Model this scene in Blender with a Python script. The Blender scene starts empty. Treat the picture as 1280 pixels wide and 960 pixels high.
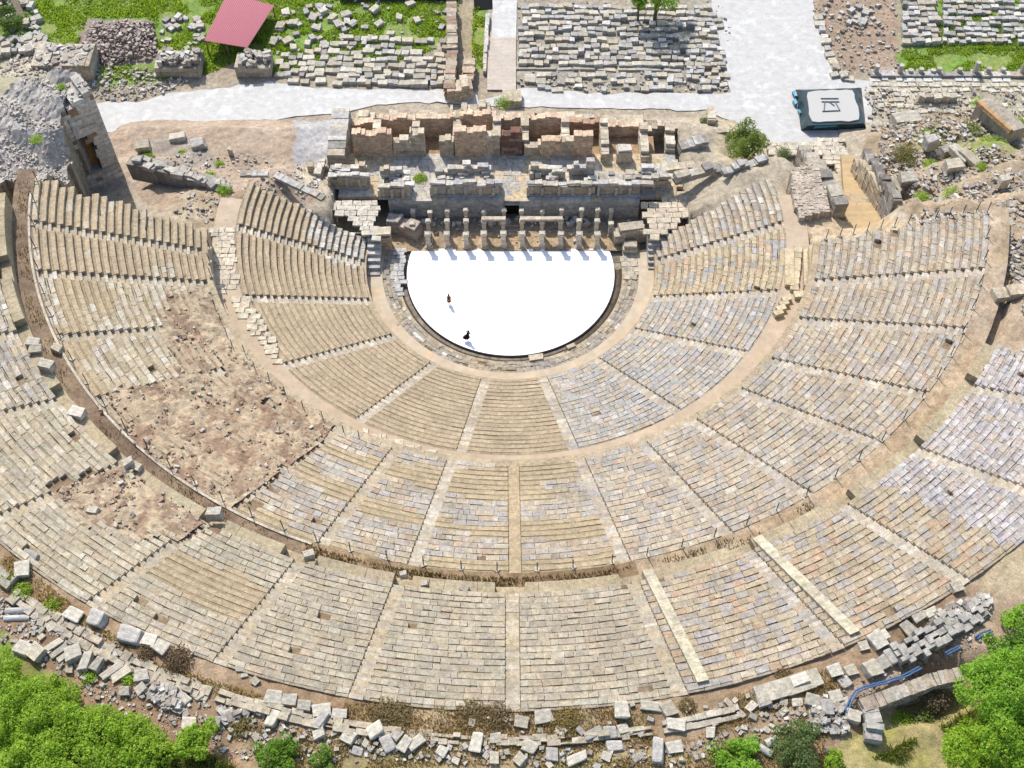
import bpy, bmesh, math, random
import numpy as np
from mathutils import Vector, Matrix, noise as mnoise

rnd = random.Random(7)
scene = bpy.context.scene
COL = scene.collection
R = math.radians
# ------------------------------------------------------------------ camera model (survey of the photograph)
F = 1480.0; TH = R(55.69); CX, CY, CZ = 0.16, -90.71, 108.63
ct, st = math.cos(TH), math.sin(TH)
def P(px, py, z=0.0):
    a = (px-640)/F; b = -(py-480)/F
    d = (a, ct+b*st, -st+b*ct); t = (z-CZ)/d[2]
    return (CX+t*d[0], CY+t*d[1], z)
def Q(x, y, z):
    X = x-CX; Y = y-CY; Z = z-CZ
    dep = Y*ct-Z*st
    return (640+F*X/dep, 480-F*(Y*st+Z*ct)/dep)
def XP(px, y, z):
    return CX+(px-640)*((y-CY)*ct-(z-CZ)*st)/F
def YP(py, z): return P(640, py, z)[1]

# ------------------------------------------------------------------ colours
GAIN = 1.72
def lin(v):
    v /= 255.0
    return v/12.92 if v <= .04045 else ((v+.055)/1.055)**2.4
def C(r, g, b, k=1.0):
    return (min(.85, lin(r)/GAIN*k), min(.85, lin(g)/GAIN*k), min(.85, lin(b)/GAIN*k))
def var(c, a=.06, h=.02, rr=None):
    q = rr or rnd
    m = 1+q.uniform(-a, a)
    return tuple(max(.004, min(.85, x*m*(1+q.uniform(-h, h)))) for x in c)
def mix(a, b, t): return tuple(x+(y-x)*t for x, y in zip(a, b))
SMOOTH = C(200, 180, 149)
FOOT_DUST_SHADE = C(166, 147, 118)
BLOCKS = [C(212,194,162)]*5+[C(222,207,178)]*3+[C(184,183,182)]*4+[C(197,192,184)]*4+[C(216,186,156)]*2+[C(228,220,206)]*2+[C(206,168,132)]+[C(170,160,146)]*2
BLOCKB = [C(209,193,164)]*4+[C(181,184,187)]*5+[C(195,193,188)]*4+[C(217,190,162)]*2+[C(228,222,210)]*2
UPPER = [C(199,186,160)]*5+[C(210,198,170)]*4+[C(189,181,164)]*4+[C(219,209,186)]*2+[C(180,171,156)]*2+[C(206,182,152)]
PALE = [C(222,212,194)]*3+[C(232,225,212)]*3+[C(210,200,182)]*2+[C(200,196,190)]*2
LILAC = [C(206,200,198)]*4+[C(226,221,216)]*4+[C(190,184,184)]*3+[C(214,196,178)]*2
GREYB = [C(184,180,172)]*3+[C(202,198,190)]*3+[C(168,162,152)]*2+[C(216,210,198)]*2+[C(196,184,164)]*2
EARTH = [C(176,140,112), C(152,114,94), C(196,164,130), C(186,154,124), C(166,128,106)]
def calm(p, t=.42):
    t *= 1.05
    m = tuple(sum(c[i] for c in p)/len(p) for i in range(3)); return [mix(c, m, t) for c in p]
BLOCKS = calm(BLOCKS, .45); BLOCKB = calm(BLOCKB, .45); UPPER = calm(UPPER, .5); LILAC = calm(LILAC, .3)
def pick(p): return p[rnd.randrange(len(p))]

# ------------------------------------------------------------------ scene helpers
def tag(o, label=None, cat=None, group=None, kind=None):
    if label: o['label'] = label
    if cat: o['category'] = cat
    if group: o['group'] = group
    o['kind'] = kind if kind else 'thing'
    return o
def empty(name, loc, label, cat, group=None, rz=0):
    o = bpy.data.objects.new(name, None); COL.objects.link(o)
    o.location = loc; o.rotation_euler.z = rz; o.empty_display_size = .2
    return tag(o, label, cat, group)
class MB:
    def __init__(s): s.v = []; s.f = []; s.c = []
    def face(s, pts, col):
        n = len(s.v); s.v += [tuple(p) for p in pts]; s.f.append(tuple(range(n, n+len(pts)))); s.c.append(col)
    def hexa(s, p, col, bottom=False, topcol=None):
        """p: 8 points, 0-3 bottom ring, 4-7 top ring (ccw seen from above)"""
        n = len(s.v); s.v += [tuple(q) for q in p]
        fs = [(4,5,6,7), (0,1,5,4), (1,2,6,5), (2,3,7,6), (3,0,4,7)]
        if bottom: fs.append((3,2,1,0))
        for k, f in enumerate(fs):
            s.f.append(tuple(n+i for i in f)); s.c.append(topcol if (k == 0 and topcol) else col)
    def box(s, cx, cy, z0, lx, ly, h, ang=0, col=(.3,.3,.3), jit=0.0, bottom=False, tilt=0.0):
        ca, sa = math.cos(ang), math.sin(ang); pts = []
        tx = rnd.uniform(-tilt, tilt); ty = rnd.uniform(-tilt, tilt)
        for zz in (0, h):
            for a, b in ((-.5,-.5), (.5,-.5), (.5,.5), (-.5,.5)):
                x = a*lx+rnd.uniform(-jit, jit); y = b*ly+rnd.uniform(-jit, jit); z = zz+(rnd.uniform(-jit, jit) if zz else 0)+tx*x+ty*y
                pts.append((cx+x*ca-y*sa, cy+x*sa+y*ca, z0+z))
        s.hexa(pts, col, bottom)
    def build(s, name, mat, parent=None, smooth=False):
        me = bpy.data.meshes.new(name)
        me.from_pydata(s.v, [], s.f); me.materials.append(mat)
        at = me.attributes.new('Col', 'FLOAT_COLOR', 'FACE')
        buf = np.ones((len(s.f), 4), dtype=np.float32)
        if s.c: buf[:, :3] = np.array(s.c, dtype=np.float32)
        at.data.foreach_set('color', buf.ravel())
        if smooth: me.polygons.foreach_set('use_smooth', [True]*len(me.polygons))
        me.update()
        o = bpy.data.objects.new(name, me); COL.objects.link(o)
        if parent: o.parent = parent
        return o
    def shift(s, dx, dy, dz):
        s.v = [(a+dx, b+dy, c+dz) for a, b, c in s.v]; return s
def tube(mb, pts, rad, col, n=7, cap=True):
    rings = []
    for i, p in enumerate(pts):
        p = Vector(p); d = (Vector(pts[min(i+1, len(pts)-1)])-Vector(pts[max(i-1, 0)])).normalized()
        u = d.cross(Vector((0,0,1)));  u = u.normalized() if u.length > .05 else Vector((1,0,0))
        w = d.cross(u); r = rad[i] if isinstance(rad, (list, tuple)) else rad
        rings.append([p+(u*math.cos(2*math.pi*k/n)+w*math.sin(2*math.pi*k/n))*r for k in range(n)])
    for i in range(len(rings)-1):
        for k in range(n):
            mb.face([rings[i][k], rings[i+1][k], rings[i+1][(k+1)%n], rings[i][(k+1)%n]], col)
    if cap:
        mb.face(rings[0], col); mb.face(rings[-1][::-1], col)
def inpoly(x, y, poly):
    r = False; j = len(poly)-1
    for i in range(len(poly)):
        xi, yi = poly[i]; xj, yj = poly[j]
        if (yi > y) != (yj > y) and x < (xj-xi)*(y-yi)/(yj-yi)+xi: r = not r
        j = i
    return r
def nz(x, y, z=0, s=1): return mnoise.noise(Vector((x*s, y*s, z*s+3.7)))

# ------------------------------------------------------------------ materials
def new_mat(name):
    m = bpy.data.materials.new(name); m.use_nodes = True
    nt = m.node_tree; b = nt.nodes['Principled BSDF']; return m, nt, b
def stone_mat(name, s1=2.2, a1=.30, s2=.35, a2=.18, bump=.35, bs=9, rough=.92, rndv=.0, spots=.0, dust=None, grain=.0):
    m, nt, b = new_mat(name); N = nt.nodes; L = nt.links
    at = N.new('ShaderNodeAttribute'); at.attribute_name = 'Col'
    geo = N.new('ShaderNodeTexCoord')
    def noise(sc, det=4):
        n = N.new('ShaderNodeTexNoise'); n.inputs['Scale'].default_value = sc; n.inputs['Detail'].default_value = det
        n.inputs['Roughness'].default_value = .65; L.new(geo.outputs['Object'], n.inputs['Vector']); return n
    def ramp(n, lo, hi, i0=.3, i1=.7):
        r = N.new('ShaderNodeMapRange'); r.inputs['From Min'].default_value = i0; r.inputs['From Max'].default_value = i1
        r.inputs['To Min'].default_value = lo; r.inputs['To Max'].default_value = hi; L.new(n.outputs['Fac'], r.inputs['Value']); return r
    r1 = ramp(noise(s1), 1-a1, 1+a1); r2 = ramp(noise(s2, 3), 1-a2, 1+a2)
    mu = N.new('ShaderNodeMath'); mu.operation = 'MULTIPLY'; L.new(r1.outputs[0], mu.inputs[0]); L.new(r2.outputs[0], mu.inputs[1])
    last = mu
    if spots:
        r3 = ramp(noise(s1*2.3, 5), 1, 1-spots, .58, .68)
        m2 = N.new('ShaderNodeMath'); m2.operation = 'MULTIPLY'; L.new(last.outputs[0], m2.inputs[0]); L.new(r3.outputs[0], m2.inputs[1]); last = m2
    if rndv:
        oi = N.new('ShaderNodeObjectInfo'); r4 = N.new('ShaderNodeMapRange')
        r4.inputs['To Min'].default_value = 1-rndv; r4.inputs['To Max'].default_value = 1+rndv
        L.new(oi.outputs['Random'], r4.inputs['Value'])
        m3 = N.new('ShaderNodeMath'); m3.operation = 'MULTIPLY'; L.new(last.outputs[0], m3.inputs[0]); L.new(r4.outputs[0], m3.inputs[1]); last = m3
    if grain:
        r5 = ramp(noise(9, 5), 1-grain*1.25, 1+grain, .34, .66)
        m4 = N.new('ShaderNodeMath'); m4.operation = 'MULTIPLY'; L.new(last.outputs[0], m4.inputs[0]); L.new(r5.outputs[0], m4.inputs[1]); last = m4
    src = at.outputs['Color']
    if dust:
        r6 = ramp(noise(.9, 6), 0, dust[1], .44, .62)
        mx = N.new('ShaderNodeMix'); mx.data_type = 'RGBA'; L.new(r6.outputs[0], mx.inputs['Factor']); L.new(src, mx.inputs['A']); mx.inputs['B'].default_value = (*dust[0], 1)
        src = mx.outputs['Result']
    sc = N.new('ShaderNodeVectorMath'); sc.operation = 'SCALE'
    L.new(src, sc.inputs[0]); L.new(last.outputs[0], sc.inputs['Scale'])
    L.new(sc.outputs['Vector'], b.inputs['Base Color'])
    b.inputs['Roughness'].default_value = rough; b.inputs['Specular IOR Level'].default_value = .25
    bp = N.new('ShaderNodeBump'); bp.inputs['Strength'].default_value = bump; bp.inputs['Distance'].default_value = .08
    L.new(noise(bs, 6).outputs['Fac'], bp.inputs['Height']); L.new(bp.outputs['Normal'], b.inputs['Normal'])
    return m
M_SEAT = stone_mat('seat_stone', 2.6, .26, .3, .13, .5, 8, spots=.38, dust=(C(196,177,146), .5), grain=.17)
M_BLOCK = stone_mat('weathered_block', 2.6, .26, .6, .12, .6, 7, rndv=.2, spots=.35, grain=.14)
M_RUIN = stone_mat('ruin_masonry', 2.0, .28, .5, .16, .7, 6, spots=.4, grain=.14)
M_GROUND = stone_mat('bare_earth', 1.7, .30, .22, .16, .9, 5, spots=.25, grain=.2)
M_PATH = stone_mat('packed_sand', 1.3, .10, .25, .08, .25, 9)
M_LEAFG = None
def plain(name, col, rough=.6, metal=0, spec=.4):
    m, nt, b = new_mat(name); b.inputs['Base Color'].default_value = (*col, 1); b.inputs['Roughness'].default_value = rough
    b.inputs['Metallic'].default_value = metal; b.inputs['Specular IOR Level'].default_value = spec; return m
def leaf_mat():
    m, nt, b = new_mat('foliage'); N = nt.nodes; L = nt.links
    at = N.new('ShaderNodeAttribute'); at.attribute_name = 'Col'
    L.new(at.outputs['Color'], b.inputs['Base Color']); b.inputs['Roughness'].default_value = .55; b.inputs['Specular IOR Level'].default_value = .25
    tr = N.new('ShaderNodeBsdfTranslucent'); sc = N.new('ShaderNodeVectorMath'); sc.operation = 'MULTIPLY'
    sc.inputs[1].default_value = (1.25, 1.15, .5); L.new(at.outputs['Color'], sc.inputs[0]); L.new(sc.outputs['Vector'], tr.inputs['Color'])
    mx = N.new('ShaderNodeMixShader'); mx.inputs[0].default_value = .55
    L.new(b.outputs[0], mx.inputs[1]); L.new(tr.outputs[0], mx.inputs[2]); L.new(mx.outputs[0], N['Material Output'].inputs['Surface'])
    return m
M_LEAF = leaf_mat()
def white_floor_mat():
    m, nt, b = new_mat('white_floor'); N = nt.nodes; L = nt.links
    geo = N.new('ShaderNodeTexCoord'); br = N.new('ShaderNodeTexBrick'); br.inputs['Scale'].default_value = .5
    br.inputs['Color1'].default_value = (.80,.80,.79,1); br.inputs['Color2'].default_value = (.79,.785,.78,1); br.inputs['Mortar'].default_value = (.77,.765,.76,1)
    br.inputs['Mortar Size'].default_value = .004
    L.new(geo.outputs['Object'], br.inputs['Vector']); L.new(br.outputs['Color'], b.inputs['Base Color'])
    b.inputs['Roughness'].default_value = .7; b.inputs['Specular IOR Level'].default_value = .2; return m
M_WHITE = white_floor_mat()
def road_mat():
    m, nt, b = new_mat('marble_paving'); N = nt.nodes; L = nt.links
    geo = N.new('ShaderNodeTexCoord')
    vo = N.new('ShaderNodeTexVoronoi'); vo.inputs['Scale'].default_value = 1.25; vo.inputs['Randomness'].default_value = .75
    br = N.new('ShaderNodeTexBrick'); br.inputs['Scale'].default_value = .55; br.inputs['Mortar Size'].default_value = .012; br.inputs['Bias'].default_value = -.2
    br.inputs['Color1'].default_value = (*C(217,213,205),1); br.inputs['Color2'].default_value = (*C(206,203,197),1); br.inputs['Mortar'].default_value = (*C(198,196,190),1)
    n = N.new('ShaderNodeTexNoise'); n.inputs['Scale'].default_value = .22; n.inputs['Detail'].default_value = 6; n.inputs['Roughness'].default_value = .7
    n2 = N.new('ShaderNodeTexNoise'); n2.inputs['Scale'].default_value = 1.1; n2.inputs['Detail'].default_value = 3
    for q in (vo, br, n, n2): L.new(geo.outputs['Object'], q.inputs['Vector'])
    rp = N.new('ShaderNodeValToRGB'); rp.color_ramp.elements[0].position = .50; rp.color_ramp.elements[1].position = .54
    L.new(n.outputs['Fac'], rp.inputs['Fac'])
    # paler slabs here and there
    sep = N.new('ShaderNodeSeparateColor'); L.new(vo.outputs['Color'], sep.inputs[0])
    gt = N.new('ShaderNodeMath'); gt.operation = 'GREATER_THAN'; gt.inputs[1].default_value = .62; L.new(sep.outputs[0], gt.inputs[0])
    mu = N.new('ShaderNodeMath'); mu.operation = 'MULTIPLY'; L.new(gt.outputs[0], mu.inputs[0]); L.new(rp.outputs['Color'], mu.inputs[1])
    mx = N.new('ShaderNodeMix'); mx.data_type = 'RGBA'; mx.inputs['B'].default_value = (*C(232,232,228),1)
    mh = N.new('ShaderNodeMath'); mh.operation = 'MULTIPLY'; mh.inputs[1].default_value = .55; L.new(mu.outputs[0], mh.inputs[0]); L.new(mh.outputs[0], mx.inputs['Factor']); L.new(br.outputs['Color'], mx.inputs['A'])
    r2 = N.new('ShaderNodeMapRange'); r2.inputs['From Min'].default_value = .3; r2.inputs['From Max'].default_value = .7; r2.inputs['To Min'].default_value = .9; r2.inputs['To Max'].default_value = 1.08
    L.new(n2.outputs['Fac'], r2.inputs['Value'])
    sc = N.new('ShaderNodeVectorMath'); sc.operation = 'SCALE'; L.new(mx.outputs['Result'], sc.inputs[0]); L.new(r2.outputs[0], sc.inputs['Scale'])
    L.new(sc.outputs['Vector'], b.inputs['Base Color']); b.inputs['Roughness'].default_value = .75
    return m
M_ROAD = road_mat()

# ------------------------------------------------------------------ auditorium tiers
#        r0     z0     r1     z1    rows
TIERS = [(17.30, 1.60, 30.96, 8.54, 19), (33.96, 11.78, 49.16, 20.13, 21), (51.88, 22.38, 63.39, 28.64, 18)]
STAIRS = [[-88,-68.5,-49,-29.2,-9,11.7,33,52.6,70,88.8],
          [-77,-69.2,-59,-49,-38,-28.7,-18.5,-9.3,.5,11.1,21.7,31.2,41.3,49.8,60.2,69.5],
          [-69,-59.2,-49.3,-39,-28.6,-18.8,-9.7,.2,10.8,21.6,31.8,41.6,51.3]]
def wing(k, r, side):
    """angle at which a row of the tier ends (deg)"""
    if k == 0:
        y = (3.0+(r-17.3)/13.7*3.2) if side < 0 else (2.6+(r-17.3)/13.7*4.4)
        return side*(90+math.degrees(math.asin(y/r)))
    if k == 1: return -83.2-(r-34)/15*1.6 if side < 0 else 79.6
    return -80 if side < 0 else 57.5
def cart(r, th, z=0):
    a = R(th); return (r*math.sin(a), -r*math.cos(a), z)
EARTH_M = [[(208,366),(262,366),(282,405),(292,440),(330,462),(352,478),(425,538),(396,566),(345,600),(310,627),(290,640),(262,618),(232,600),(160,552),(118,508),(150,488),(188,492),(228,472),(212,430),(200,395)]]
EARTH_U = [[(62,606),(105,588),(152,590),(178,596),(238,640),(268,662),(232,672),(205,660),(165,668),(108,650),(82,632)],[(0,560),(0,560),(0,560)]]
SM_U = [[(172,712),(214,690),(300,722),(338,742),(312,772),(232,748)]]
SM_L = [[(390,255),(465,300),(462,336),(400,318),(392,290)]]
def style(k, th, px, py, row):
    """returns (style, palette, mean block length, colour jitter)"""
    n = nz(px*.016, py*.016, k*7)
    if k == 0:
        if th < 11.7:
            if inpoly(px, py, SM_L[0]): return ('b', PALE, .8, .08)
            return ('s', [SMOOTH], 3.2, .035)
        if th > 88.8: return ('b', PALE+BLOCKS+BLOCKS, 1.0, .06)
        if th > 70: return ('b', [C(214,196,162)]*4+[C(222,206,176)]*2+[C(192,190,184)]*2+[C(216,188,158)], .95, .05)
        return ('b', BLOCKB, .85, .06)
    if k == 1:
        for p in EARTH_M:
            if inpoly(px, py, p):
                if nz(px*.028, py*.028, 5) > .16+.1*nz(px*.2, py*.2): return ('s', [C(196,176,146)], 1.6, .05)
                return ('e', EARTH, 1, .1)
        if th < -69.2: return ('s', [SMOOTH], 3.0, .04) if nz(px*.05, py*.05) < .25 else ('b', [C(206,190,160), C(214,202,178)], 1.4, .05)
        if th < -49: return ('b', [C(206,192,164), C(216,204,180), C(198,182,152), C(224,215,196)], 1.2, .06) if n > -.12 else ('s', [C(200,180,146)], 2.5, .05)
        if th < 11.1:
            if nz(row*.23, th*.05, k) > .12: return ('s', [C(204,184,148)], 2.4, .04)
            return ('b', BLOCKS, 1.0, .06)
        return ('b', BLOCKS, .95, .065)
    for p in EARTH_U[:1]:
        if inpoly(px, py, p): return ('e', EARTH, 1, .1)
    for p in SM_U:
        if inpoly(px, py, p): return ('s', [C(200,180,146)], 3.0, .04)
    if th < -49: return ('b', PALE+GREYB+UPPER, .95, .08)
    if th < -28: return ('b', [C(207,194,166)]*3+[C(218,208,184)]*2+[C(196,186,164)]*2, 1.15, .06)
    if th > 36: return ('b', LILAC, .75, .07)
    if th > 10: return ('b', [C(204,186,156)]*4+[C(212,197,172)]*3+[C(192,184,174)]*3+[C(210,180,150)], .95, .07)
    return ('b', UPPER, 1.05, .07)

tier_names = ['seating_tier', 'seating_tier', 'seating_tier']
tier_labels = ['lowest ring of stone seating, horseshoe shaped, beside the white orchestra floor',
               'middle ring of stone seats between the two curved walkways, with a collapsed earthy slope',
               'highest outer ring of pale stone seating along the rubble strewn rim']
tier_objs = []
SW = .55   # half width of a stairway
def ring_quad(mb, r0, r1, a0, a1, z0, z1, col):
    mb.face([cart(r0, a0, z0), cart(r0, a1, z0), cart(r1, a1, z1), cart(r1, a0, z1)], col)
for k, (r0, z0, r1, z1, nrow) in enumerate(TIERS):
    root = empty(tier_names[k], (0, 0, z0), tier_labels[k], 'theatre seating', 'three rings of theatre seating')
    tier_objs.append(root)
    dr = (r1-r0)/nrow; dz = (z1-z0)/nrow
    sts = STAIRS[k]
    bounds = [None]+sts+[None]
    for w in range(len(sts)+1):
        mb = MB(); eb = MB()
        lo = bounds[w]; hi = bounds[w+1]
        gone = 0
        for i in range(nrow):
            ra = r0+i*dr; zt = z0+(i+1)*dz; zb = z0+i*dz
            rm = ra+dr/2
            a0 = wing(k, rm, -1) if lo is None else lo+math.degrees(SW/rm)
            a1 = wing(k, rm, 1) if hi is None else hi-math.degrees(SW/rm)
            if lo is None: a0 += rnd.uniform(-.4, .9)
            if hi is None: a1 += rnd.uniform(-.9, .4)
            if a1-a0 < .3: continue
            # core under the blocks
            n = max(2, int((a1-a0)*rm/57.3/2.0))
            for j in range(n):
                b0 = a0+(a1-a0)*j/n; b1 = a0+(a1-a0)*(j+1)/n
                cc = var(C(150,126,98), .08)
                ring_quad(mb, ra-.02, ra+dr, b0, b1, zb-.02, zb-.02, cc)
                mb.face([cart(ra+dr, b0, zb-.02), cart(ra+dr, b1, zb-.02), cart(ra+dr, b1, zt-.02), cart(ra+dr, b0, zt-.02)], cc)
            # the stones of this row, one block after another (some split into seat and foot stones)
            t = a0
            while t < a1-1e-4:
                mid = cart(rm, t+.4, zt); px, py = Q(*mid)
                wob = 20*nz(px*.045, py*.045, 11)
                sty, pal, ln, cj = style(k, t, px+wob, py+wob*.6, i)
                L = ln*rnd.uniform(.42, 1.35)
                t1 = t+math.degrees(L/rm)
                if t1 > a1-math.degrees(.35/rm): t1 = a1
                gap = math.degrees((.012 if sty == 'b' else .004)/rm)
                if sty == 'e': gone += 1; t = t1; continue
                if sty == 'b' and rnd.random() < (.004 if k < 2 else .008): t = t1; continue
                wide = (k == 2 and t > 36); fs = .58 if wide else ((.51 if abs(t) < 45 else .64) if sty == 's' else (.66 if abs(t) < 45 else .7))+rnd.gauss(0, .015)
                col0 = var(pick(pal), cj, .02 if sty == 'b' else .01)
                rt = nz(i*.9, t*.03, k*3)
                if sty == 's': col0 = tuple(x*(1+.07*rt) for x in col0)
                w_ = 57.3/rm
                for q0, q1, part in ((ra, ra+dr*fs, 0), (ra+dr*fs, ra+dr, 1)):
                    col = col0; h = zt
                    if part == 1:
                        h -= max(0, .034+rnd.gauss(0, .014)); col = mix(tuple(x*.86 for x in col0), FOOT_DUST_SHADE, .38 if sty == 'b' else .5)  # back strip darkened: foot channel dirt plus painted shading of the seat lip
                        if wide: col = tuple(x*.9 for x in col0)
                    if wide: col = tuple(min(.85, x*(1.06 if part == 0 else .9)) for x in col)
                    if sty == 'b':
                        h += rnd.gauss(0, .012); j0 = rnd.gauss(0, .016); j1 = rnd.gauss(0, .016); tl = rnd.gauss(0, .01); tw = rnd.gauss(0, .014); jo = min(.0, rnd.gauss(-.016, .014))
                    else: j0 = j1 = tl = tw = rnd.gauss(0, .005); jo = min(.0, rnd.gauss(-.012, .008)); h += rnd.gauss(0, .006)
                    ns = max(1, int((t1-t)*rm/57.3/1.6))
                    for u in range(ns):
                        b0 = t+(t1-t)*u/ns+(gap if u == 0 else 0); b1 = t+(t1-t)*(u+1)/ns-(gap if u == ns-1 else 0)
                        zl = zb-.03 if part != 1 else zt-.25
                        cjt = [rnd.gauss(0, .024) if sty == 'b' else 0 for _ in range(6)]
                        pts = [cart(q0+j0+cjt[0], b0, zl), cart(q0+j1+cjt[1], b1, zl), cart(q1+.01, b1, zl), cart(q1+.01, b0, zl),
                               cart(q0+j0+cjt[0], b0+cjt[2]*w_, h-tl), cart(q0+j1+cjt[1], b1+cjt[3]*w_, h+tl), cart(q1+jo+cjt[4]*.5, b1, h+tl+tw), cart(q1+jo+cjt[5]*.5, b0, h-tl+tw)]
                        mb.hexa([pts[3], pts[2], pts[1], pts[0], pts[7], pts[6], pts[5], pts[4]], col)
                t = t1
        o = mb.build('seating_wedge', M_SEAT, root)
        o.location = (0, 0, -z0)
        if gone > 60: o['label'] = 'collapsed wedge of seats with brown earth and broken rock showing'
        # earth slope where the seats are gone
        if gone > 8:
            la = (wing(k, r1, -1) if lo is None else lo-.0); ha = (wing(k, r1, 1) if hi is None else hi)
            nu = max(4, int((ha-la)*(r0+r1)/2/57.3/.30)); nv = int((r1-r0)/.30)
            grid = {}
            for a in range(nu+1):
                for b in range(nv+1):
                    th = la+(ha-la)*a/nu; rr = r0+(r1-r0)*b/nv
                    zz = z0+dz*.35+(rr-r0)*dz/dr
                    p = cart(rr, th, zz)
                    e = .22*nz(p[0], p[1], 0, .35)+.2*nz(p[0], p[1], 5, .9)+.16*nz(p[0], p[1], 9, 2.1)+.05*((rr*1.35) % 1)
                    grid[a, b] = (p[0], p[1], p[2]+e)
            for a in range(nu):
                for b in range(nv):
                    q = [grid[a, b], grid[a+1, b], grid[a+1, b+1], grid[a, b+1]]
                    px, py = Q(*[sum(v[d] for v in q)/4 for d in range(3)])
                    jx = 7*nz(px*.08, py*.08); jy = 7*nz(px*.08, py*.08, 9)
                    if style(k, (la+ha)/2, px+jx, py+jy, 0)[0] != 'e' and not any(style(k, (la+ha)/2, px+d[0], py+d[1], 0)[0] == 'e' for d in ((9,0),(-9,0),(0,9),(0,-9))): continue
                    s = nz(px*.02, py*.02, 4)+.5*nz(px*.11, py*.11, 6); s2 = nz(px*.055, py*.055, 1)+.6*nz(px*.2, py*.2, 3)
                    col = mix(C(200,178,148), C(178,150,122), min(1, max(0, .5+1.5*s)))
                    if s2 > .18: col = mix(col, C(146,118,96), .55)
                    if s2 < -.2: col = mix(col, C(204,184,152), .7)
                    eb.face(q, var(col, .08))
            e = eb.build('earth_slope', M_GROUND, o)
    for s_i, a in enumerate(sts):
        mb = MB()
        n2 = nrow*2
        for j in range(n2):
            ra = r0+j*dr/2; zt = z0+(j//2)*dz+(dz*.02 if j % 2 == 0 else dz*.86)
            da = math.degrees(SW/(ra+dr/4))
            px, py = Q(*cart(ra, a, zt))
            lost = style(k, a, px, py, j)[0] == 'e' and rnd.random() < .75
            whitish = (k == 0 and a in (-88,-68.5,-49,-29.2)) or (k == 2 and a > 31) or (k == 1 and a in (-9.3,)) or rnd.random() < .15 or (k == 0 and rnd.random() < .5) or (k == 1 and a > 12 and rnd.random() < .35)
            base = pick([C(222,210,188), C(214,203,184), C(228,217,198), C(208,196,176)]) if (whitish and (j % 2 or rnd.random() < .5)) else (pick([C(206,188,156), C(212,198,172), C(198,186,166)]) if a < 11 else pick(BLOCKS))
            if k == 1 and a == .5: base = C(206,184,148)
            if lost: base = mix(pick(EARTH), C(196,174,146), .5)
            h = rnd.gauss(0, .012)-(.12 if lost else 0); g = rnd.gauss(0, .02)
            da *= .93
            p = [cart(ra+g, a-da, zt-.4), cart(ra+g, a+da, zt-.4), cart(ra+dr/2+.01, a+da, zt-.4), cart(ra+dr/2+.01, a-da, zt-.4)]
            t_ = [(x, y, zt+h) for x, y, z in p]
            mb.hexa([p[3], p[2], p[1], p[0], t_[3], t_[2], t_[1], t_[0]], var(base, .05))
        o = mb.build('stairway', M_SEAT, root); o.location = (0, 0, -z0)
    # retaining wall at the foot of the tier
    mb = MB()
    lo = wing(k, r0, -1); hi = wing(k, r0, 1)
    zb = [.2, 8.5, 20.1][k]
    rb = [17.0, 33.3, 50.85][k]
    a = lo
    while a < hi:
        b = min(hi, a+math.degrees(rnd.uniform(.9, 1.7)/r0)); 
        near = any(abs((a+b)/2-s) < 1.4 for s in sts)
        base = pick([C(204,184,152), C(210,192,160), C(198,180,150)])
        if k == 2: base = pick([C(196,178,142), C(202,186,152), C(190,174,142)])
        z_t = z0-(.02 if not (near and k == 2) else .9)+rnd.gauss(0, .01)
        g = .03/r0*57.3 if rnd.random() < .3 else 0
        p = [cart(rb, a+g, zb), cart(rb, b, zb), cart(r0+.05, b, zb), cart(r0+.05, a+g, zb)]
        t_ = [(x, y, z_t) for x, y, z in p]
        mb.hexa([p[3], p[2], p[1], p[0], t_[3], t_[2], t_[1], t_[0]], var(base, .04))
        a = b
    o = mb.build('retaining_wall', M_SEAT, root); o.location = (0, 0, -z0)

# ------------------------------------------------------------------ curved walkways
def ring(name, rin, rout, zf, a0, a1, colf, mat, step=.45, amp=.02, kind='structure'):
    mb = MB(); na = int((a1-a0)*(rin+rout)/2/57.3/step); nr = max(1, int((rout-rin)/step))
    g = {}
    for i in range(na+1):
        for j in range(nr+1):
            p = cart(rin+(rout-rin)*j/nr, a0+(a1-a0)*i/na, 0)
            g[i, j] = (p[0], p[1], zf+amp*nz(p[0], p[1], 0, .8))
    for i in range(na):
        for j in range(nr):
            mb.face([g[i,j], g[i+1,j], g[i+1,j+1], g[i,j+1]][::-1], colf(rin+(rout-rin)*(j+.5)/nr, a0+(a1-a0)*(i+.5)/na))
    o = mb.build(name, mat); tag(o, kind=kind); return o
def w1col(r, th):
    n = nz(r*.4, th*.12, 1)
    c = mix(C(214,192,166), C(206,184,156), .5+n)
    return var(c, .02)
ring('path', 30.9, 33.4, 8.56, -96, 97, w1col, M_PATH, .4, .04)
def w2col(r, th):
    n = nz(r*.5, th*.3, 2)
    if th > 12: c = mix(C(206,183,156), C(190,166,134), .5+1.2*n)
    elif th > -20: c = mix(C(150,124,94), C(176,150,116), .5+n)
    else: c = mix(C(138,116,96), C(160,138,112), .5+1.2*n)
    return var(c, .04)
ring('path', 49.0, 50.95, 20.16, -86, 80, w2col, M_GROUND, .35, .12)
def w0col(r, th):
    n = nz(r*.6, th*.1, 2); c = mix(C(214,192,162), C(220,203,176), .5+n)
    if int(th/2.3) % 9 == 3: c = mix(c, C(228,190,150), .4)
    return var(c, .02)
ring('path', 15.2, 17.1, .22, -101, 100, w0col, M_PATH, .4, .02)
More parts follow.
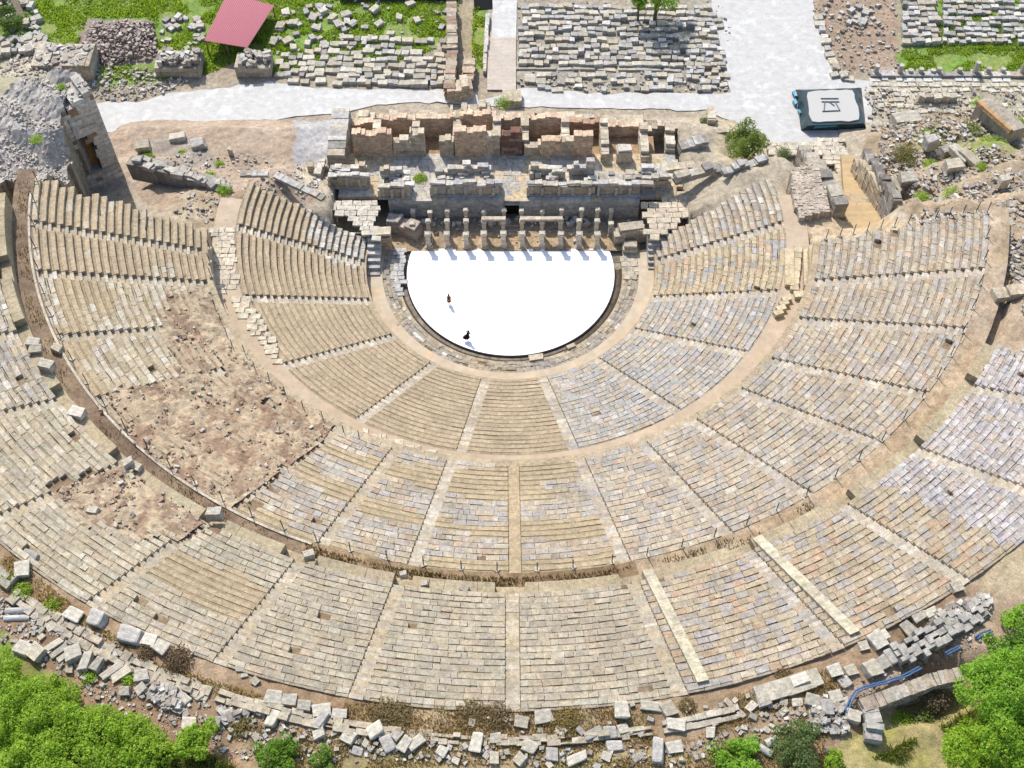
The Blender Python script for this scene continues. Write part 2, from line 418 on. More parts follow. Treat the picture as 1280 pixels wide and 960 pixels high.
# rough ring round the orchestra: broken paving and sockets
mb = MB()
r = 13.6
while r < 15.25:
    dr_ = .41; a = -104
    while a < 103:
        L = rnd.uniform(.4, 1.1); b = a+math.degrees(L/r)
        n = nz(a*.09, r*.5, 3)
        col = var(mix(C(196,178,148), C(176,168,156), .5+.9*n), .09)
        if rnd.random() < .06: col = C(228,220,204)
        if rnd.random() < .05: col = C(150,126,92)
        h = .12+rnd.gauss(0, .035)
        p = [cart(r, a+.05, -.1), cart(r, b-.05, -.1), cart(r+dr_-.02, b-.05, -.1), cart(r+dr_-.02, a+.05, -.1)]
        t_ = [(x, y, h+rnd.gauss(0, .015)) for x, y, z in p]
        mb.hexa([p[3], p[2], p[1], p[0], t_[3], t_[2], t_[1], t_[0]], col)
        a = b
    r += dr_
o = mb.build('pavement', M_RUIN); tag(o, kind='structure')

# ------------------------------------------------------------------ orchestra floor, channel and kerb
OY = -.44; OR = 12.3
fl = empty('dance_floor', (0, OY, 0), 'bright white half round floor filling the orchestra in front of the pillars', 'floor')
mb = MB(); N_ = 120; y_top = 3.05
pts = []
a_lim = math.degrees(math.asin((y_top-.5-OY)/OR))
for i in range(N_+1):
    th = -90-a_lim+(180+2*a_lim)*i/N_
    x, y, _ = cart(OR, th); pts.append((x, y+OY))
pts = [(pts[0][0]+.35, y_top)]+pts+[(pts[-1][0]-.35, y_top)]
top = [(x, y-OY, .10) for x, y in pts]; bot = [(x, y-OY, -.05) for x, y in pts]
mb.face(top, (.8,.8,.8))
for i in range(len(pts)):
    j = (i+1) % len(pts); mb.face([bot[i], bot[j], top[j], top[i]], (.7,.7,.7))
o = mb.build('floor_covering', M_WHITE, fl)
def arc_band(mb, rin, rout, zlo, zhi, a0, a1, colf, seg=.8, oy=0):
    a = a0
    while a < a1-1e-3:
        b = min(a1, a+math.degrees(seg*rnd.uniform(.7, 1.3)/rin)); 
        p = [cart(rin, a, zlo), cart(rin, b, zlo), cart(rout, b, zlo), cart(rout, a, zlo)]
        h = zhi+rnd.gauss(0, .006)
        t_ = [(x, y, h) for x, y, z in p]
        q = [(x, y+oy, z) for x, y, z in (p[3], p[2], p[1], p[0], t_[3], t_[2], t_[1], t_[0])]
        mb.hexa(q, colf((a+b)/2)); a = b
gut = empty('water_channel', (0, OY, 0), 'dark curved stone gutter between white floor and rough paving', 'gutter')
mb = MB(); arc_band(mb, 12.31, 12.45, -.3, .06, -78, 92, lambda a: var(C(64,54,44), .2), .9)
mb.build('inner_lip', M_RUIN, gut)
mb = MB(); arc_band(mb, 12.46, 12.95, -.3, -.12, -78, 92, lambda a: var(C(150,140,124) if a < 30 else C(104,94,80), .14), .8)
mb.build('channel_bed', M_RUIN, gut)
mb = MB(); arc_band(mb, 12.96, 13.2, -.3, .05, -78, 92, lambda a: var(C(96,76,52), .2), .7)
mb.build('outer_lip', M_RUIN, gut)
mb = MB(); arc_band(mb, 13.21, 13.62, -.3, .11, -100, 100, lambda a: var(C(200,184,156), .08), .9, OY)
o = mb.build('kerb', M_RUIN); tag(o, 'low ring of worn kerb stones outside the dark gutter', 'kerb')
for (px, py, lx, ly, an) in ((752,434,1.4,.8,.15),(712,441,1.0,.5,.4)):
    x, y, _ = P(px, py, .2)
for (px, py, lx, ly, an, lab) in ((670,447,1.6,.75,.15,'cream block bridging the dark gutter at its lowest point'),(714,433,1.0,.5,.45,'small cream block bridging the gutter under the right side of the white floor')):
    x, y, _ = P(px, py, .2); mb = MB(); mb.box(0, 0, 0, lx, ly, .35, an, C(222,206,178), .05)
    o = mb.build('stone_slab', M_BLOCK); o.location = (x, y, 0); tag(o, lab, 'slab')
# ------------------------------------------------------------------ terrain
CT = []
def ctl(z, *pts):
    for px, py in pts:
        x, y, _ = P(px, py, z); CT.append((x, y, z))
ctl(0, (-60,20),(0,60),(60,30),(120,160),(150,130),(250,130),(300,60),(400,60),(560,120),(640,115),(900,110),(1000,160),(960,30),(640,0),(300,0),(800,60),(1280,20),(1280,95),(1100,60),(1150,112),(990,185),(1340,60),(200,60),(400,130),(1050,130),(1110,140))
ctl(.6, (1180,140),(1280,130),(1000,208),(1040,212))
ctl(.4, (1030,182),(975,195),(1048,195))
ctl(1.0, (935,200))
ctl(4.6, (120,236),(135,228),(160,222),(150,238))
ctl(5.8, (1110,262))
ctl(3.4, (1095,240))
ctl(1.4, (1058,215))
ctl(2.6, (330,165),(390,165),(395,215),(300,165),(220,160))
ctl(2.8, (830,238),(870,212),(800,240),(850,180),(800,190),(470,235),(440,255))
ctl(4.0, (905,212),(395,240),(380,228))
ctl(6.5, (972,204),(345,218),(935,212))
ctl(3.0, (200,185),(330,200),(270,190),(165,185))
ctl(8.3, (262,282),(285,262),(225,262),(240,275))
ctl(7.0, (185,248))
ctl(11, (60,190),(0,160),(20,220),(-60,180))
ctl(14, (-60,230))
ctl(8.4, (1010,285),(1025,275))
ctl(6.0, (1085,268),(1062,262))
ctl(2.2, (1075,225))
ctl(4.0, (1122,195))
ctl(5, (1160,190),(1190,165))
ctl(9, (1180,215),(1150,225),(1240,190))
ctl(4, (1240,160),(1280,160),(1330,150))
ctl(13, (1230,230),(1150,262),(1280,215))
ctl(16.5, (1280,255),(1200,262),(1330,270))
ctl(19.5, (1262,300),(1280,320),(1258,345))
ctl(20.15, (1218,428),(1236,396),(1248,350),(1228,440))
ctl(20.1, (1240,372),(1262,360),(1230,400),(1225,415))
ctl(21.3, (1280,400),(1300,370),(1330,400))
for th in range(-66, 60, 6):
    for rr, zz in ((62.6,28.5),(64.6,28.55),(67,28.6),(71,28.4),(76,28.3),(84,28.8),(95,30)):
        x, y, _ = cart(rr, th); CT.append((x, y, zz))
ctl(25.7, (1130,880),(1150,888),(1175,874))
ctl(27.3, (1150,930),(1200,905),(1220,880))
for th, rr, zz in ((-78,64.5,26),(-88,60,18),(-95,66,14),(-75,80,24),(62,62,27),(66,66,27),(75,62,23),(85,60,18),(70,80,26),(85,80,15),(95,75,8),(-100,80,6)):
    x, y, _ = cart(rr, th); CT.append((x, y, zz))
CT = np.array(CT)
def base_h(X, Y):
    d2 = (X[..., None]-CT[:, 0])**2+(Y[..., None]-CT[:, 1])**2+.35
    w_ = d2**-1.7
    return (w_*CT[:, 2]).sum(-1)/w_.sum(-1)
# colour regions, in photo coordinates
GRASS = C(130,162,70); GRASS2 = C(156,170,92); DRY = C(196,178,112); DIRT = C(190,168,142); BROWN = C(164,136,110)
REG = [  # polygon, colour a, colour b, noise threshold (share of a)
 ([(-80,-60),(1400,-60),(1400,150),(-80,150)], C(196,182,158), C(180,164,142), 0),
 ([(-80,-60),(575,-60),(570,22),(545,62),(470,85),(345,95),(300,75),(260,92),(205,100),(130,112),(60,60),(-80,60)], GRASS, GRASS2, 0),
 ([(-80,-60),(45,-60),(30,20),(-80,30)], C(150,134,116), C(126,120,92), 0),
 ([(105,25),(190,25),(200,75),(130,85),(95,70)], C(184,166,150), C(164,148,136), 0),
 ([(-80,60),(60,60),(110,100),(90,125),(-80,110)], C(200,186,162), C(178,172,140), 0),
 ([(565,0),(600,0),(600,90),(560,95)], C(196,178,150), C(176,160,130), 0),
 ([(590,10),(608,10),(608,88),(590,85)], GRASS, DRY, 0),
 ([(644,5),(900,0),(912,112),(644,112)], C(188,178,160), C(168,160,140), 0),
 ([(1000,-60),(1125,-60),(1128,80),(1050,92),(1018,20)], C(184,160,136), C(172,150,126), 0),
 ([(1120,64),(1300,60),(1300,92),(1128,92)], GRASS, GRASS2, 0),
 ([(1120,-20),(1300,-20),(1300,64),(1125,66)], C(178,170,146), GRASS, .1),
 ([(130,150),(430,148),(420,250),(300,260),(290,290),(215,275),(150,235)], C(198,176,152), C(182,160,136), 0),
 ([(170,175),(240,170),(285,215),(225,205)], C(186,172,156), C(168,156,140), 0),
 ([(365,150),(422,150),(405,210),(365,205)], C(196,192,188), C(186,182,178), 0),
 ([(365,205),(420,205),(470,260),(430,260),(380,235)], C(222,208,184), C(206,190,164), 0),
 ([(215,240),(300,238),(292,290),(255,285),(205,270)], C(206,190,160), C(180,150,118), 0),
 ([(100,225),(160,222),(172,250),(110,238)], C(176,164,148), C(190,172,146), 0),
 ([(895,140),(965,180),(960,215),(890,195)], C(198,182,154), C(206,190,160), 0),
 ([(1085,100),(1300,95),(1300,180),(1150,160),(1090,165)], C(206,196,174), C(186,178,150), 0),
 ([(1085,160),(1180,140),(1300,160),(1300,420),(1240,300),(1140,282),(1075,200)], C(190,168,140), C(172,152,124), 0),
 ([(1140,170),(1230,150),(1280,170),(1270,200),(1200,200),(1150,205)], C(170,160,112), C(150,160,80), .1),
 ([(1052,235),(1140,282),(1030,300),(1010,262)], C(212,188,152), C(204,180,144), 0),
 ([(1225,300),(1300,300),(1300,460),(1235,420)], C(188,164,136), C(200,178,150), 0),
 ([(1000,255),(1035,255),(1035,305),(1000,305)], C(228,206,172), C(220,196,160), 0),
]
RIMREG = [
 ([(-100,640),(60,740),(120,800),(230,880),(380,930),(640,960),(640,1100),(-100,1100)], C(178,146,116), C(160,132,102), 0),
 ([(-100,700),(100,880),(280,955),(300,1100),(-100,1100)], C(120,150,62), C(150,140,84), 0),
 ([(300,930),(900,940),(900,1100),(300,1100)], C(188,160,122), C(176,158,106), 0),
 ([(1040,940),(1110,890),(1180,865),(1400,800),(1400,1100),(1000,1100)], C(190,172,122), C(172,166,96), 0),
 ([(1060,860),(1200,770),(1260,740),(1300,700),(1300,790),(1200,835),(1090,880)], C(198,174,146), C(184,158,130), 0),
 ([(1190,690),(1300,650),(1300,740),(1230,745)], C(204,184,148), C(196,176,138), 0),
]
fx = np.arange(-82, 82.01, .42); fy = np.arange(-80, 64.01, .42)
ext = np.array([3,8,16,30,60,120,260,600,1500,4000.])
gx = np.concatenate([-82-ext[::-1], fx, 82+ext]); gy = np.concatenate([-80-ext[::-1], fy, 64+ext])
GX, GY = np.meshgrid(gx, gy, indexing='ij')
cxp = np.clip(GX, -95, 95); cyp = np.clip(GY, -95, 75)
GZ = np.empty_like(GX)
for i in range(GX.shape[0]): GZ[i] = base_h(cxp[i], cyp[i])
RR = np.hypot(GX, GY); TT = np.degrees(np.arctan2(GX, -GY))
for i in range(GX.shape[0]):
    for j in range(GX.shape[1]):
        z = GZ[i, j]; x = GX[i, j]; y = GY[i, j]
        if abs(x) < 90 and abs(y) < 95:
            a = .10 if (y > 21 and z < 1.2) else (.26 if z > 24 else (.75 if x > 44 and 3 < z < 19.5 else .3 if x > 40 else .42))
            z += a*(.6*nz(x, y, 1, .3)+.5*nz(x, y, 4, 1.1)+.25*nz(x, y, 6, 2.4))-(.14 if z < 1.2 else .02)
            f_ = min(1, max(0, (25.5-y)/4.5)) if not (29.5 < x < 42.5) else min(1, max(0, (20.5-y)/3))
            if x > -60: z = z*f_+(1-f_)*min(z, -.07+.05*nz(x, y, 4, 1.1))
        GZ[i, j] = z
def ground_z(x, y):
    i = np.searchsorted(gx, x)-1; j = np.searchsorted(gy, y)-1
    i = min(max(i, 0), len(gx)-2); j = min(max(j, 0), len(gy)-2)
    u = (x-gx[i])/(gx[i+1]-gx[i]); v = (y-gy[j])/(gy[j+1]-gy[j])
    return float((GZ[i,j]*(1-u)+GZ[i+1,j]*u)*(1-v)+(GZ[i,j+1]*(1-u)+GZ[i+1,j+1]*u)*v)
# under the seats the ground stays below them
cone = np.full(RR.shape, 1e9)
for k, (r0, z0, r1, z1, n) in enumerate(TIERS):
    lim = (104, 86.5, 81)[k]
    rin = (0, 31.0, 49.1)[k]; hi_ = (31.2, 49.4, 62.9)[k]
    m = (RR >= rin) & (RR <= hi_) & (np.abs(TT) < lim)
    if k == 0: m |= (RR < 17) & (GY < 8.5)
    zz = np.where(RR < r0, (0., 8.54, 20.1)[k], z0+(RR-r0)*(z1-z0)/(r1-r0))
    cone = np.where(m, np.minimum(cone, zz), cone)
GZ = np.where(cone < 1e8, np.minimum(GZ, cone-1.0), GZ)
st_m = (GX > -21.5) & (GX < 21) & (GY > 2) & (GY < 25)
GZ = np.where(st_m, -.35, GZ)
def ground_col(x, y, z):
    px, py = Q(x, y, z)
    jx = 9*nz(x, y, 2, .35)+4*nz(x, y, 7, 1.1); jy = 6*nz(x, y, 12, .35)+3*nz(x, y, 17, 1.1)
    n = nz(x, y, 21, .22)+.5*nz(x, y, 23, .8)
    if RR_(x, y) > 63 and y < -8:
        c = C(184,158,128); c = mix(c, C(160,132,100), min(1, max(0, .4+n)))
        for poly, a, b, t in RIMREG:
            if inpoly(px+jx, py+jy, poly): c = mix(a, b, min(1, max(0, .5+t+1.1*n)))
        return c
    c = C(194,180,156)
    for poly, a, b, t in REG:
        if inpoly(px+jx*.7, py+jy*.6, poly): c = mix(a, b, min(1, max(0, .5-t+1.1*n)))
    return c
def RR_(x, y): return math.hypot(x, y)
nx, ny = GX.shape
verts = np.stack([GX, GY, GZ], -1).reshape(-1, 3)
ii, jj = np.meshgrid(np.arange(nx-1), np.arange(ny-1), indexing='ij')
q = np.stack([ii*ny+jj, (ii+1)*ny+jj, (ii+1)*ny+jj+1, ii*ny+jj+1], -1).reshape(-1, 4)
me = bpy.data.meshes.new('ground'); me.from_pydata(verts.tolist(), [], q.tolist())
cols = np.ones((len(verts), 4), np.float32)
for n_, (x, y, z) in enumerate(verts.tolist()):
    if abs(x) < 90 and abs(y) < 90: cols[n_, :3] = ground_col(x, y, z)
    else: cols[n_, :3] = C(150,150,96)
at = me.attributes.new('Col', 'FLOAT_COLOR', 'POINT'); at.data.foreach_set('color', cols.ravel())
me.polygons.foreach_set('use_smooth', [True]*len(me.polygons)); me.materials.append(M_GROUND)
g_o = bpy.data.objects.new('ground', me); COL.objects.link(g_o); tag(g_o, kind='structure')

def sheet(name, poly, z, mat, jit=.25, step=1.2, z_off=.0, follow=False):
    """a flat paved sheet with an uneven edge, outline given in photo coordinates at height z"""
    pts = [P(px, py, z)[:2] for px, py in poly]; out = []
    for i in range(len(pts)):
        a, b = pts[i], pts[(i+1) % len(pts)]
        n = max(1, int(math.hypot(b[0]-a[0], b[1]-a[1])/step))
        for k in range(n):
            t = k/n; x = a[0]+(b[0]-a[0])*t; y = a[1]+(b[1]-a[1])*t
            out.append((x+rnd.uniform(-jit, jit), y+rnd.uniform(-jit, jit), z+z_off))
    bm = bmesh.new(); vs = [bm.verts.new(p) for p in out]
    ed = [bm.edges.new((vs[i], vs[(i+1) % len(vs)])) for i in range(len(vs))]
    bmesh.ops.triangle_fill(bm, edges=ed, use_beauty=True)
    for f in bm.faces:
        if f.normal.z < 0: f.normal_flip()
    me = bpy.data.meshes.new(name); bm.to_mesh(me); bm.free(); me.materials.append(mat)
    o = bpy.data.objects.new(name, me); COL.objects.link(o); return o
tag(sheet('street', [(112,166),(112,128),(170,128),(205,118),(262,112),(335,102),(420,112),(560,112),(588,112),(600,125),(655,108),(735,117),(912,116),(905,85),(890,40),(886,-20),(1012,-20),(1018,25),(1036,75),(1050,98),(1090,100),(1090,168),(1080,172),(1000,190),(965,205),(958,170),(900,146),(880,138),(800,136),(700,134),(640,134),(560,128),(470,130),(420,142),(330,150),(240,158),(170,166)], .03, M_ROAD), kind='structure')
M_BOARD = stone_mat('walkway_boards', 3, .12, .4, .08, .2, 14)
mb = MB()
y = 31.0; px0, px1 = 610, 646
while y < 41.5:
    x0 = XP(609, y, .2); x1 = XP(645, y, .2); mb.box((x0+x1)/2, y, .05, x1-x0, .2, .14, 0, var(C(222,208,190), .05)); y += .225
o = mb.build('boardwalk', M_BOARD); tag(o, 'pale plank boardwalk running up between a low wall and stored blocks', 'boardwalk')
tag(sheet('path', [(616,0),(646,0),(645,52),(614,52)], .04, M_ROAD, .05), kind='structure')
tag(sheet('path', [(592,-30),(630,-30),(630,10),(592,12)], .03, M_PATH, .1), kind='structure')
# paved ground right of the covered platform: loose slabs
mb = MB()
for row in range(7):
    px = 1086
    py = 99+row*6.5
    while px < 1290:
        w_ = rnd.uniform(8, 16)
        if rnd.random() < (.9 if row < 3 else .55 if px < 1190 else .3):
            x, y, _ = P(px+w_/2, py+rnd.uniform(-1, 1), .05)
            mb.box(x, y, -.2, w_/10.2, .68, .24+rnd.uniform(0, .05), rnd.uniform(-.06, .06), var(C(222,212,190) if row else C(232,228,218), .07), .03)
        px += w_+.6
o = mb.build('pavement', M_RUIN); tag(o, kind='structure')
# flagstones at the two ends of the first walkway
def flags(px_poly, z, col, size, seedn, zt=.09, name='pavement'):
    mb = MB()
    pts = [P(*p, z)[:2] for p in px_poly]; xs = [p[0] for p in pts]; ys = [p[1] for p in pts]
    y = min(ys)
    while y < max(ys):
        x = min(xs)+rnd.uniform(-.5, 0)
        hgt = size*rnd.uniform(.7, 1.1)
        while x < max(xs):
            L = size*rnd.uniform(.7, 1.5)
            if inpoly(x+L/2, y+hgt/2, pts):
                mb.box(x+L/2, y+hgt/2, z-.2, L-.05, hgt-.05, .2+zt+rnd.uniform(-.02, .02), rnd.uniform(-.08, .08), var(col, .07), .05)
            x += L
        y += hgt
    o = mb.build(name, M_RUIN); tag(o, kind='structure'); return o
flags([(266,288),(290,288),(296,364),(272,368)], 8.56, C(226,212,188), .75, 1)
flags([(284,374),(297,372),(352,452),(343,455)], 8.58, C(228,214,188), .8, 2)
flags([(300,372),(309,371),(357,446),(350,450)], 8.58, C(226,212,186), .8, 3)
flags([(447,533),(460,540),(566,571),(566,576),(505,566),(450,543)], 8.58, C(230,216,190), .7, 3)
flags([(470,262),(474,250),(430,248),(405,262),(440,275),(466,300),(474,312)], 2.9, C(224,214,196), .9, 4)
flags([(802,250),(868,248),(868,262),(835,292),(812,300)], 2.9, C(222,206,180), .9, 5)
flags([(494,312),(509,312),(506,345),(500,375),(492,360)], .12, C(208,204,196), .7, 6)
flags([(778,312),(806,310),(800,345),(784,350),(779,330)], .12, C(214,200,176), .7, 7)
flags([(960,180),(1052,172),(1062,235),(1020,190),(965,200)], 1.0, C(226,214,190), .9, 8)

# ------------------------------------------------------------------ masonry builder
def masonry(mb, ox, oy, z0, L, T, topf, ang=0, ch=.5, bl=.9, pal=GREYB, cj=.07, jit=.02, ends=True, rubble=False):
    """wall of separate coursed stones; local u runs along the wall from (ox,oy); T thickness to the left; topf(u) = height"""
    ca, sa = math.cos(ang), math.sin(ang); z = 0
    hmax = max(topf(L*i/20) for i in range(21))
    while z < hmax:
        h = ch*rnd.uniform(.8, 1.2); u = -rnd.uniform(0, bl*.5)
        while u < L:
            b = bl*rnd.uniform(.6, 1.5); u0 = max(0, u); u1 = min(L, u+b)
            if u1-u0 > .05 and z+h*.5 < topf((u0+u1)/2):
                t0 = rnd.uniform(-jit, jit); t1 = T+rnd.uniform(-jit, jit)
                hh = h if z+h*1.4 < topf((u0+u1)/2) else h*rnd.uniform(.7, 1.15)
                pts = []
                for zz in (z0+z, z0+z+hh-.006):
                    for (uu, vv) in ((u0+.006, t0), (u1-.006, t0), (u1-.006, t1), (u0+.006, t1)):
                        uj = uu+rnd.uniform(-jit, jit)*.5; vj = vv+rnd.uniform(-jit, jit)*.5
                        pts.append((ox+uj*ca-vj*sa, oy+uj*sa+vj*ca, zz+(rnd.uniform(-jit, jit) if zz > z0+z else 0)))
                mb.hexa(pts, var(pick(pal), cj))
            u += b
        z += h
def bumpy(hi, lo, fr, seed):
    return lambda u: hi-(hi-lo)*max(0, min(1, .5+1.4*mnoise.noise(Vector((u*fr, seed, 0)))))
BRICK = [C(226,196,164,1.15), C(218,188,158,1.15), C(232,206,176,1.15), C(212,182,154,1.15), C(226,200,170,1.15), C(222,194,166,1.15)]
BRICKD = [C(200,160,132), C(190,152,128), C(210,174,144), C(204,168,142)]
LIME = [C(222,206,180), C(212,196,170), C(230,216,192), C(204,188,162)]

# ------------------------------------------------------------------ stage: platform, wall, pillars
XL, XR = -14.8, 15.6
sp = empty('stage_platform', (0, 8, 0), 'long paved stage terrace with a dark shaded front wall and central doorway', 'stage')
mb = MB()
def hole_free(u): return 3.0
for (a, b) in ((XL, -.80), (1.12, XR)):
    masonry(mb, a, 8.02, 0, b-a, .7, lambda u: 3.0, 0, .38, 1.5, [C(206,202,194), C(192,190,186), C(212,206,196)], .1, .02)
mb.box(.16, 8.37, 2.45, 1.96, .72, .57, 0, C(158,156,152))
mb.build('front_wall', M_RUIN, sp).location = (0, -8, 0)
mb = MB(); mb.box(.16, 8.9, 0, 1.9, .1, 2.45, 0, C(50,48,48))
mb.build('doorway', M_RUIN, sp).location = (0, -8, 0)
mb = MB()
for x in (-.78, 1.1): mb.box(x, 7.95, 0, .12, .14, 2.5, 0, C(200,200,200))
mb.box(.16, 7.95, 2.5, 2.0, .14, .12, 0, C(200,200,200))
mb.build('door_frame', M_RUIN, sp).location = (0, -8, 0)
mb = MB()   # terrace paving
y = 8.05
while y < 15.6:
    h = rnd.uniform(.7, 1.0); x = -20.9
    while x < 20.2:
        L = rnd.uniform(.8, 1.8)
        if y > 8.7 or (XL <= x and x+L < XR):
            px, py = Q(x, y, 3); sand = nz(x, y, 3, .3)+(.35 if x > 7 else 0)
            col = C(222,200,164) if sand > .12 else mix(C(216,206,188), C(196,190,180), rnd.random())
            zt = 2.9 if y > 8.7 else 3.02
            mb.box(x+L/2, y+h/2, zt-.5, L-.02, h-.02, .55+rnd.gauss(0, .015), 0, var(col, .05), .02)
        x += L
    y += h
mb.build('terrace_floor', M_RUIN, sp).location = (0, -8, 0)
# soil and rubble under the pillars
mb = MB()
for i in range(62):
    for j in range(11):
        x0 = XL+i*.49; y0 = 2.7+j*.48
        c = C(206,178,140) if j < 6 else C(170,154,134)
        zc = lambda x, y: .02+.16*nz(x, y, 3, .9)+.1
        mb.face([(x0,y0,zc(x0,y0)),(x0+.49,y0,zc(x0+.49,y0)),(x0+.49,y0+.48,zc(x0+.49,y0+.48)),(x0,y0+.48,zc(x0,y0+.48))], var(mix(c, C(150,134,110), max(0, nz(x0, y0, 8, .5))), .06))
o = mb.build('earth_floor', M_GROUND); tag(o, kind='structure'); o.name = 'ground'
zcol = [220,315,410,500,597,690,790,883,975,1065]
pil_px = [480+z/4 for z in zcol]
pil_i = 0
def pillar(x, y, h, label, wdt=.5, split=True):
    r = empty('stage_pillar', (x, y, .05), label, 'pillar', 'square stone pillars in front of the stage wall', rnd.uniform(-.06, .06))
    col = var(pick([C(230,218,196), C(222,208,184), C(216,206,190)]), .05)
    m = MB(); m.box(0, 0, 0, wdt*1.35, wdt*1.3, .28, 0, col, .02); m.build('base', M_RUIN, r)
    m = MB(); zz = .28
    while zz < h-.3:
        hh = min(rnd.uniform(.7, 1.2), h-.24-zz); m.box(rnd.gauss(0,.012), rnd.gauss(0,.012), zz, wdt, wdt*.9, hh, 0, var(col, .06), .015, tilt=.01); zz += hh
    m.build('shaft', M_RUIN, r)
    m = MB(); m.box(0, 0, h-.24, wdt*1.4, wdt*1.25, .24, 0, var(C(226,214,192), .04), .03); m.box(0, 0, h, wdt*1.05, wdt, .07, 0, C(226,216,196), .02); m.build('capital', M_RUIN, r)
    return r
ordn = ['first','second','third','fourth','fifth','sixth','seventh','eighth','ninth','tenth','eleventh','twelfth']
for i, px in enumerate(pil_px):
    x = XP(px, 3.2, 1.5); 
    pillar(x, 3.35, [2.5,2.5,2.4,2.6,2.6,2.55,2.6,2.5,2.5,2.5][i], ordn[i]+' from the left of ten square pillars along the white floor', .52)
px2 = [515]+pil_px+[764]
for i, px in enumerate(px2):
    x = XP(px, 5.2, 2.4); h = 2.75 if 0 < i < 11 else 2.3
    pillar(x, 5.2, h, ordn[i]+' from the left of twelve square pillars in the middle row', .46)
for i, px in enumerate([516,537,559,582,605,630,652,678,702,727,747,764]):
    x = XP(px, 6.9, 2.6)
    pillar(x, 6.95, rnd.uniform(2.3, 2.8), ordn[i]+' from the left of twelve pillars against the dark stage wall', .42)
def beam(xa, xb, y, z, lab, d=.5, col=C(222,206,180)):
    m = MB(); n = max(1, round((xb-xa)/2.3)); L = (xb-xa)/n
    for k in range(n): m.box(xa+L*(k+.5), y, z, L-.01, d, .36, 0, var(col, .05), .025)
    o = m.build('lintel', M_RUIN); tag(o, lab, 'stone beam'); return o
beam(XP(602,5.2,2.9), XP(632,5.2,2.9), 5.2, 2.87, 'short stone lintel across two pillars just left of the stage doorway')
beam(XP(650,5.2,2.9), XP(703,5.2,2.9), 5.2, 2.87, 'long stone lintel across three pillars just right of the stage doorway')
g_t = empty('gate', (.16, 5.0, .12), 'thin dark metal barrier closing the gap between two pillars in front of the doorway', 'barrier')
M_STEEL = plain('dark_steel', (.05,.05,.055), .5, .7)
mb = MB()
for zz in (1.0, 1.9): tube(mb, [(-.85,0,zz),(.85,0,zz)], .03, (.1,.1,.1), 6)
mb.build('rail', M_STEEL, g_t)
for x in (-.85, .85):
    mb = MB(); tube(mb, [(x,0,0),(x,0,2.0)], .03, (.1,.1,.1), 6); mb.build('post', M_STEEL, g_t)
m = MB()
for i in range(150):
    x = rnd.uniform(XL+.5, XR-.5); y = rnd.choice([rnd.uniform(3.7, 7.8), rnd.uniform(6.6, 7.8)])
    s_ = .15*(6 if y > 6 else 3)**(rnd.random()**1.5); m.box(x, y, .05, s_, s_*.7, s_*.6+.1, rnd.uniform(0, 3), var(pick(PALE+GREYB), .1), s_*.12, tilt=.2)
o = m.build('rubble', M_RUIN); tag(o, kind='stuff')
# big leaning masonry at both ends of the pillar row
def ruin_block(name, parts, label, cat):
    r = empty(name, parts[0][0:2]+(parts[0][2],), label, cat)
    for p in parts:
        x, y, z, lx, ly, h, an, col, nm = p
        m = MB()
        if h > 1.2: masonry(m, -lx/2*math.cos(an)+ly/2*math.sin(an), -lx/2*math.sin(an)-ly/2*math.cos(an), 0, lx, ly, bumpy(h+.1, h-.55, .6, lx*7), an, .55, 1.0, [var(col, .1) for _ in range(4)], .08, .06)
        else: m.box(0, 0, 0, lx, ly, h, an, var(col, .05), .07, tilt=.03)
        o = m.build(nm, M_RUIN, r); o.location = (x-parts[0][0], y-parts[0][1], z-parts[0][2])
    return r
def pp(px, py, z): return P(px, py, z)
x, y, z = pp(786, 300, 0)
ruin_block('vault_fragment', [(x, y, .1, 4.0, 1.4, 2.2, .16, C(212,196,174), 'masonry'), (x+.1, y+.05, 2.05, 3.0, 1.1, .5, .2, C(216,200,176), 'top_course')], 'big leaning masonry chunk at the right end of the pillar row', 'masonry')
x, y, z = pp(797, 309, 0)
ruin_block('pedestal', [(x-1.0, y-.6, .1, 1.7, 1.1, .8, .02, C(220,206,182), 'block'), (x-1.0, y-.6, .9, 1.5, .9, .5, .02, C(212,196,170), 'cap')], 'squarish cream pedestal beside the right end of the white floor', 'pedestal')
x, y, z = pp(512, 300, 0)
ruin_block('vault_fragment', [(x-.1, y+1.0, .1, 3.0, 1.4, 2.2, -.5, C(206,190,170), 'masonry'), (x-1.9, y+1.7, .1, 1.5, 1.4, 2.3, -.2, C(180,172,164), 'masonry')], 'dark leaning masonry chunks at the left end of the pillar row', 'masonry')
x, y, z = pp(481, 309, 0)
ruin_block('pier', [(x+.1, y, .1, 1.6, 1.2, 2.6, .05, C(214,190,158), 'shaft'), (x+.1, y, 2.7, 1.7, 1.2, .3, .05, C(226,210,184), 'cap')], 'square tan pier at the foot of the left stage stairs', 'pier')
# the two small stairs at the wing ends
def small_stairs(x0, x1, y0, y1, z1, label, n=7):
    r = empty('stone_stairs', ((x0+x1)/2, y0, 0), label, 'stairs')
    for k in range(n):
        m = MB(); d = (y1-y0)/n
        m.box(0, d*(k+.5), 0, x1-x0, d-.01, z1*(k+1)/n, 0, var(C(206,200,190), .05), .01); m.build('step', M_RUIN, r)
    return r
x0 = P(459, 345, .2); x1 = P(474, 345, .2)
small_stairs(x0[0], x1[0]+.1, x0[1], x0[1]+5.0, 2.9, 'worn grey steps rising from the path at the left end of the lowest seats')
x0 = P(810, 337, .2); x1 = P(826, 337, .2)
small_stairs(x0[0], x1[0], x0[1], x0[1]+3.9, 2.9, 'worn cream steps rising from the path at the right end of the lowest seats')

